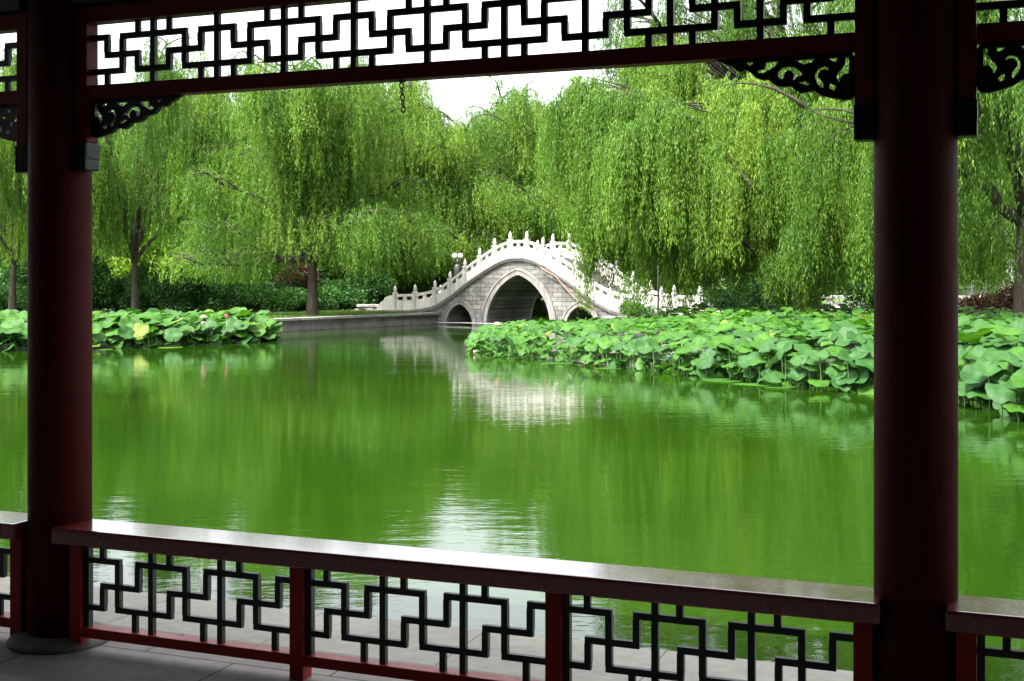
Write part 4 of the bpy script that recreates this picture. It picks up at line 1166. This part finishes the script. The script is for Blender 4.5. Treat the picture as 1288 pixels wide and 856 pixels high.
# lotus flowers
def petal(b, az, tilt, ln, wd, vein):
    n = 5; rows = []
    ca, sa = math.cos(az), math.sin(az)
    for i in range(n+1):
        t = i/n
        wv = wd*math.sin(math.pi*min(t*.92+.08, 1))**.8
        rr = ln*(math.sin(tilt)*t + .10*math.sin(t*math.pi)); zz = ln*math.cos(tilt)*t - .06*ln*math.sin(t*math.pi)*0
        row = []
        for j in (-1, 0, 1):
            lx, ly = rr - .25*wv*abs(j), j*wv
            row.append((lx*ca-ly*sa, lx*sa+ly*ca, zz+.12*wv*abs(j)))
        rows.append(row)
    base = len(b.v)
    fs = []
    for i in range(n):
        for j in range(2): fs.append((i*3+j, i*3+j+1, (i+1)*3+j+1, (i+1)*3+j))
    b.add([p for r_ in rows for p in r_], fs, 0, True)
    for i in range(n+1): vein.extend([i/n]*3)
def flower_mesh(seed, openness, mat):
    rg = np.random.default_rng(seed); b = MB(); ve = []
    for lay, (cnt, ti, ln) in enumerate(((6, .25, .11), (7, .55, .125), (7, .85, .13))):
        for k in range(cnt): petal(b, 2*math.pi*k/cnt+lay*.4+rg.normal(0, .1), ti*openness+rg.normal(0, .06), ln*rg.uniform(.9, 1.1), .038, ve)
    me = b.mesh('petals', M[mat])
    a = me.attributes.new('vein', 'FLOAT', 'POINT'); a.data.foreach_set('value', np.array(ve, np.float32))
    return me
FLO = {('o', 'p'): flower_mesh(1, 1.0, 'petal_pink'), ('b', 'p'): flower_mesh(2, .45, 'petal_pink'), ('o', 'w'): flower_mesh(3, 1.25, 'petal_pale'), ('b', 'w'): flower_mesh(4, .5, 'petal_pale')}
def flower(px, py, Y, kind, sc, label):
    z = EYE+(348-py)/F*Y
    o = empty('lotus_flower', (at(px, Y), Y, z-.05*sc), px*.37, 1.0); tag(o, label, 'lotus flower')
    p = link('petals', FLO[kind], o, scale=sc)
    s = link('stalk', STM, o); s.scale = (1, 1, z-WATER+.1)
flower(14, 402, 37.0, ('o', 'p'), 1.25, 'pink lotus flower standing above leaves beyond the thinner red column')
flower(139, 404, 37.5, ('o', 'p'), 1.1, 'small pink lotus flower just beside the thinner red column')
flower(256, 398, 39.0, ('o', 'w'), 1.1, 'pale cream lotus flower, upper one of two stacked blooms in the small bed')
flower(255, 407, 38.6, ('b', 'w'), 1.0, 'pale pink lotus bud just below the cream bloom in the small bed')
flower(285, 398, 39.3, ('b', 'p'), 1.15, 'deep pink lotus bud nearest the end of the small bed')
flower(625, 407, 34.4, ('o', 'w'), 1.0, 'pale pink lotus bloom at the tip of the large bed under the main arch')
flower(597, 443, 33.6, ('b', 'w'), .9, 'fading pinkish lotus bud drooping to the water at the tip of the large bed')
flower(687, 421, 32.4, ('b', 'p'), .95, 'pink lotus bud among leaves in front of the bridge pier')
flower(747, 416, 33.6, ('b', 'w'), .9, 'pale pink bud deep among leaves below the small side arch')
flower(1059, 409, 28.0, ('o', 'w'), 1.6, 'large creamy white lotus bloom above leaves beside the thicker red column')
flower(1277, 421, 22.5, ('o', 'w'), 1.35, 'white lotus bloom touching a pink one at the edge of the photo')
flower(1288, 416, 22.8, ('o', 'p'), 1.5, 'bright pink lotus bloom behind a white one at the edge of the photo')
flower(970, 419, 29, ('b', 'w'), .9, 'small pale lotus bud midway along the top of the large bed')
flower(1218, 432, 24, ('b', 'w'), .9, 'tiny pale bud between big leaves just past the thicker red column')

# ------------------------------------------------------------------ lamps
def globe_lamp():
    Y = 59.0
    o = empty('street_lamp', (at(575.5, Y), Y, BANK)); tag(o, 'black park lamp with a pair of white globes behind the bridge balustrade', 'street lamp')
    ztop = EYE+(348-325)/F*Y - BANK
    b = MB(); b.lathe([(.16, 0), (.16, .3), (.09, .4), (.06, .9), (.055, ztop-.25), (.09, ztop-.2), (.05, ztop)], 0, 0, 14); b.build('pole', M['iron'], o)
    b = MB(); b.tube([(-.14, 0, ztop+.02), (-.12, 0, ztop-.15), (0, 0, ztop-.22), (.12, 0, ztop-.15), (.14, 0, ztop+.02)], [.03]*5, 8); b.build('arm', M['iron'], o)
    for x in (-.14, .14):
        b = MB(); b.lathe([(.05, ztop+.02), (.1, ztop+.06), (.125, ztop+.14), (.1, ztop+.22), (.03, ztop+.26)], x, 0, 16); b.build('globe', M['globe'], o)
    b = MB(); b.lathe([(.10, ztop-1.0), (.17, ztop-.9), (.17, ztop-.35), (.08, ztop-.25)], 0, 0, 8); b.build('lantern_box', M['iron'], o)
globe_lamp()
o = empty('lamp_post', (at(828, 47.0), 47.0, BANK)); tag(o, 'thin black lamp post in front of the bridge stairs, its top lost in the willow', 'lamp post')
b = MB(); b.lathe([(.10, 0), (.10, .18), (.05, .25), (.04, 1.2), (.035, 2.7)], 0, 0, 12); b.build('pole', M['iron'], o)
b = MB(); b.lathe([(.05, 2.70), (.12, 2.76), (.13, 3.0), (.16, 3.02), (.03, 3.15)], 0, 0, 12); b.build('lantern', M['globe'], o)

# ------------------------------------------------------------------ pale terrace wall and house on the right bank
o = empty('terrace_wall', (at(1062, 52), 52, BANK), -.18); tag(o, 'long low terrace wall with white coping, white panels and a pinkish base', 'wall')
b = MB(); b.box(-1.9, 5.5, -.22, .22, 0, .34); b.build('base', M['pink_wall'], o)
b = MB(); b.bbox(-1.95, 5.55, -.2, .2, .74, .88, .02); b.build('coping', M['marble'], o)
for k in range(7):
    x = -1.8+k*1.2
    b = MB(); b.bbox(x-.11, x+.11, -.15, .15, .341, .739, .01); b.build('pier', M['marble'], o)
for k in (1, 2, 3, 4, 5):
    x = -1.8+k*1.2+.12
    b = MB(); b.bbox(x, x+.96, -.08, .08, .36, .60, .01); b.build('panel', M['white_wall'], o)

Yh = 66.0
o = empty('white_house', (at(1222, Yh), Yh, BANK), .0); tag(o, 'white-walled garden house with dark windows, glimpsed between the red column and willow', 'house')
b = MB(); b.box(-3, 7, 0, 6, 0, 1.05); b.build('terrace', M['step_stone'], o)
b = MB(); b.box(-2.6, 6.6, 1.2, 5.6, 1.051, 3.6); b.build('wall', M['white_wall'], o)
for x in (-1.6, -.3, 1.3, 2.9, 4.5):
    b = MB(); b.box(x, x+.85, 1.12, 1.3, 1.35, 2.35); w_ = b.build('window', M['glass_dark'], o)
    b = MB(); b.box(x-.08, x+.93, 1.09, 1.195, 2.352, 2.43); b.box(x-.08, x+.93, 1.09, 1.195, 1.27, 1.348); b.box(x-.08, x-.002, 1.09, 1.195, 1.349, 2.351); b.box(x+.852, x+.93, 1.09, 1.195, 1.349, 2.351); b.build('frame', M['black_wood'], w_)
b = MB()
prof = [(0.3, 3.35), (3.4, 5.3), (6.5, 3.35)]
vs_ = []
for x in (-3.4, 7.4):
    for (y, z) in prof: vs_.append((x, y, z))
    for (y, z) in reversed(prof): vs_.append((x, y, z+0.2))
b.add(vs_, fs_); b.build('roof', M['roof_tile'], o)
b = MB(); b.box(-3, 7, -.02, .14, 1.40, 1.48)
for k in range(18): b.box(-2.95+k*.58, -2.87+k*.58, .02, .10, 1.051, 1.399)
b.build('railing', M['marble'], o)
# pale stone slab bench left of the bridge end
o = empty('stone_bench', (at(463, 58.5), 58.5, BANK), .3); tag(o, 'low pale stone bench on the grass beside the end of the bridge', 'bench')
b = MB(); b.bbox(-.5, .5, -.2, .2, .24, .36, .02); b.build('seat', M['marble'], o)
for x in (-.33, .33):
    b = MB(); b.bbox(x-.08, x+.08, -.15, .15, 0, .239, .01); b.build('leg', M['trim_stone'], o)
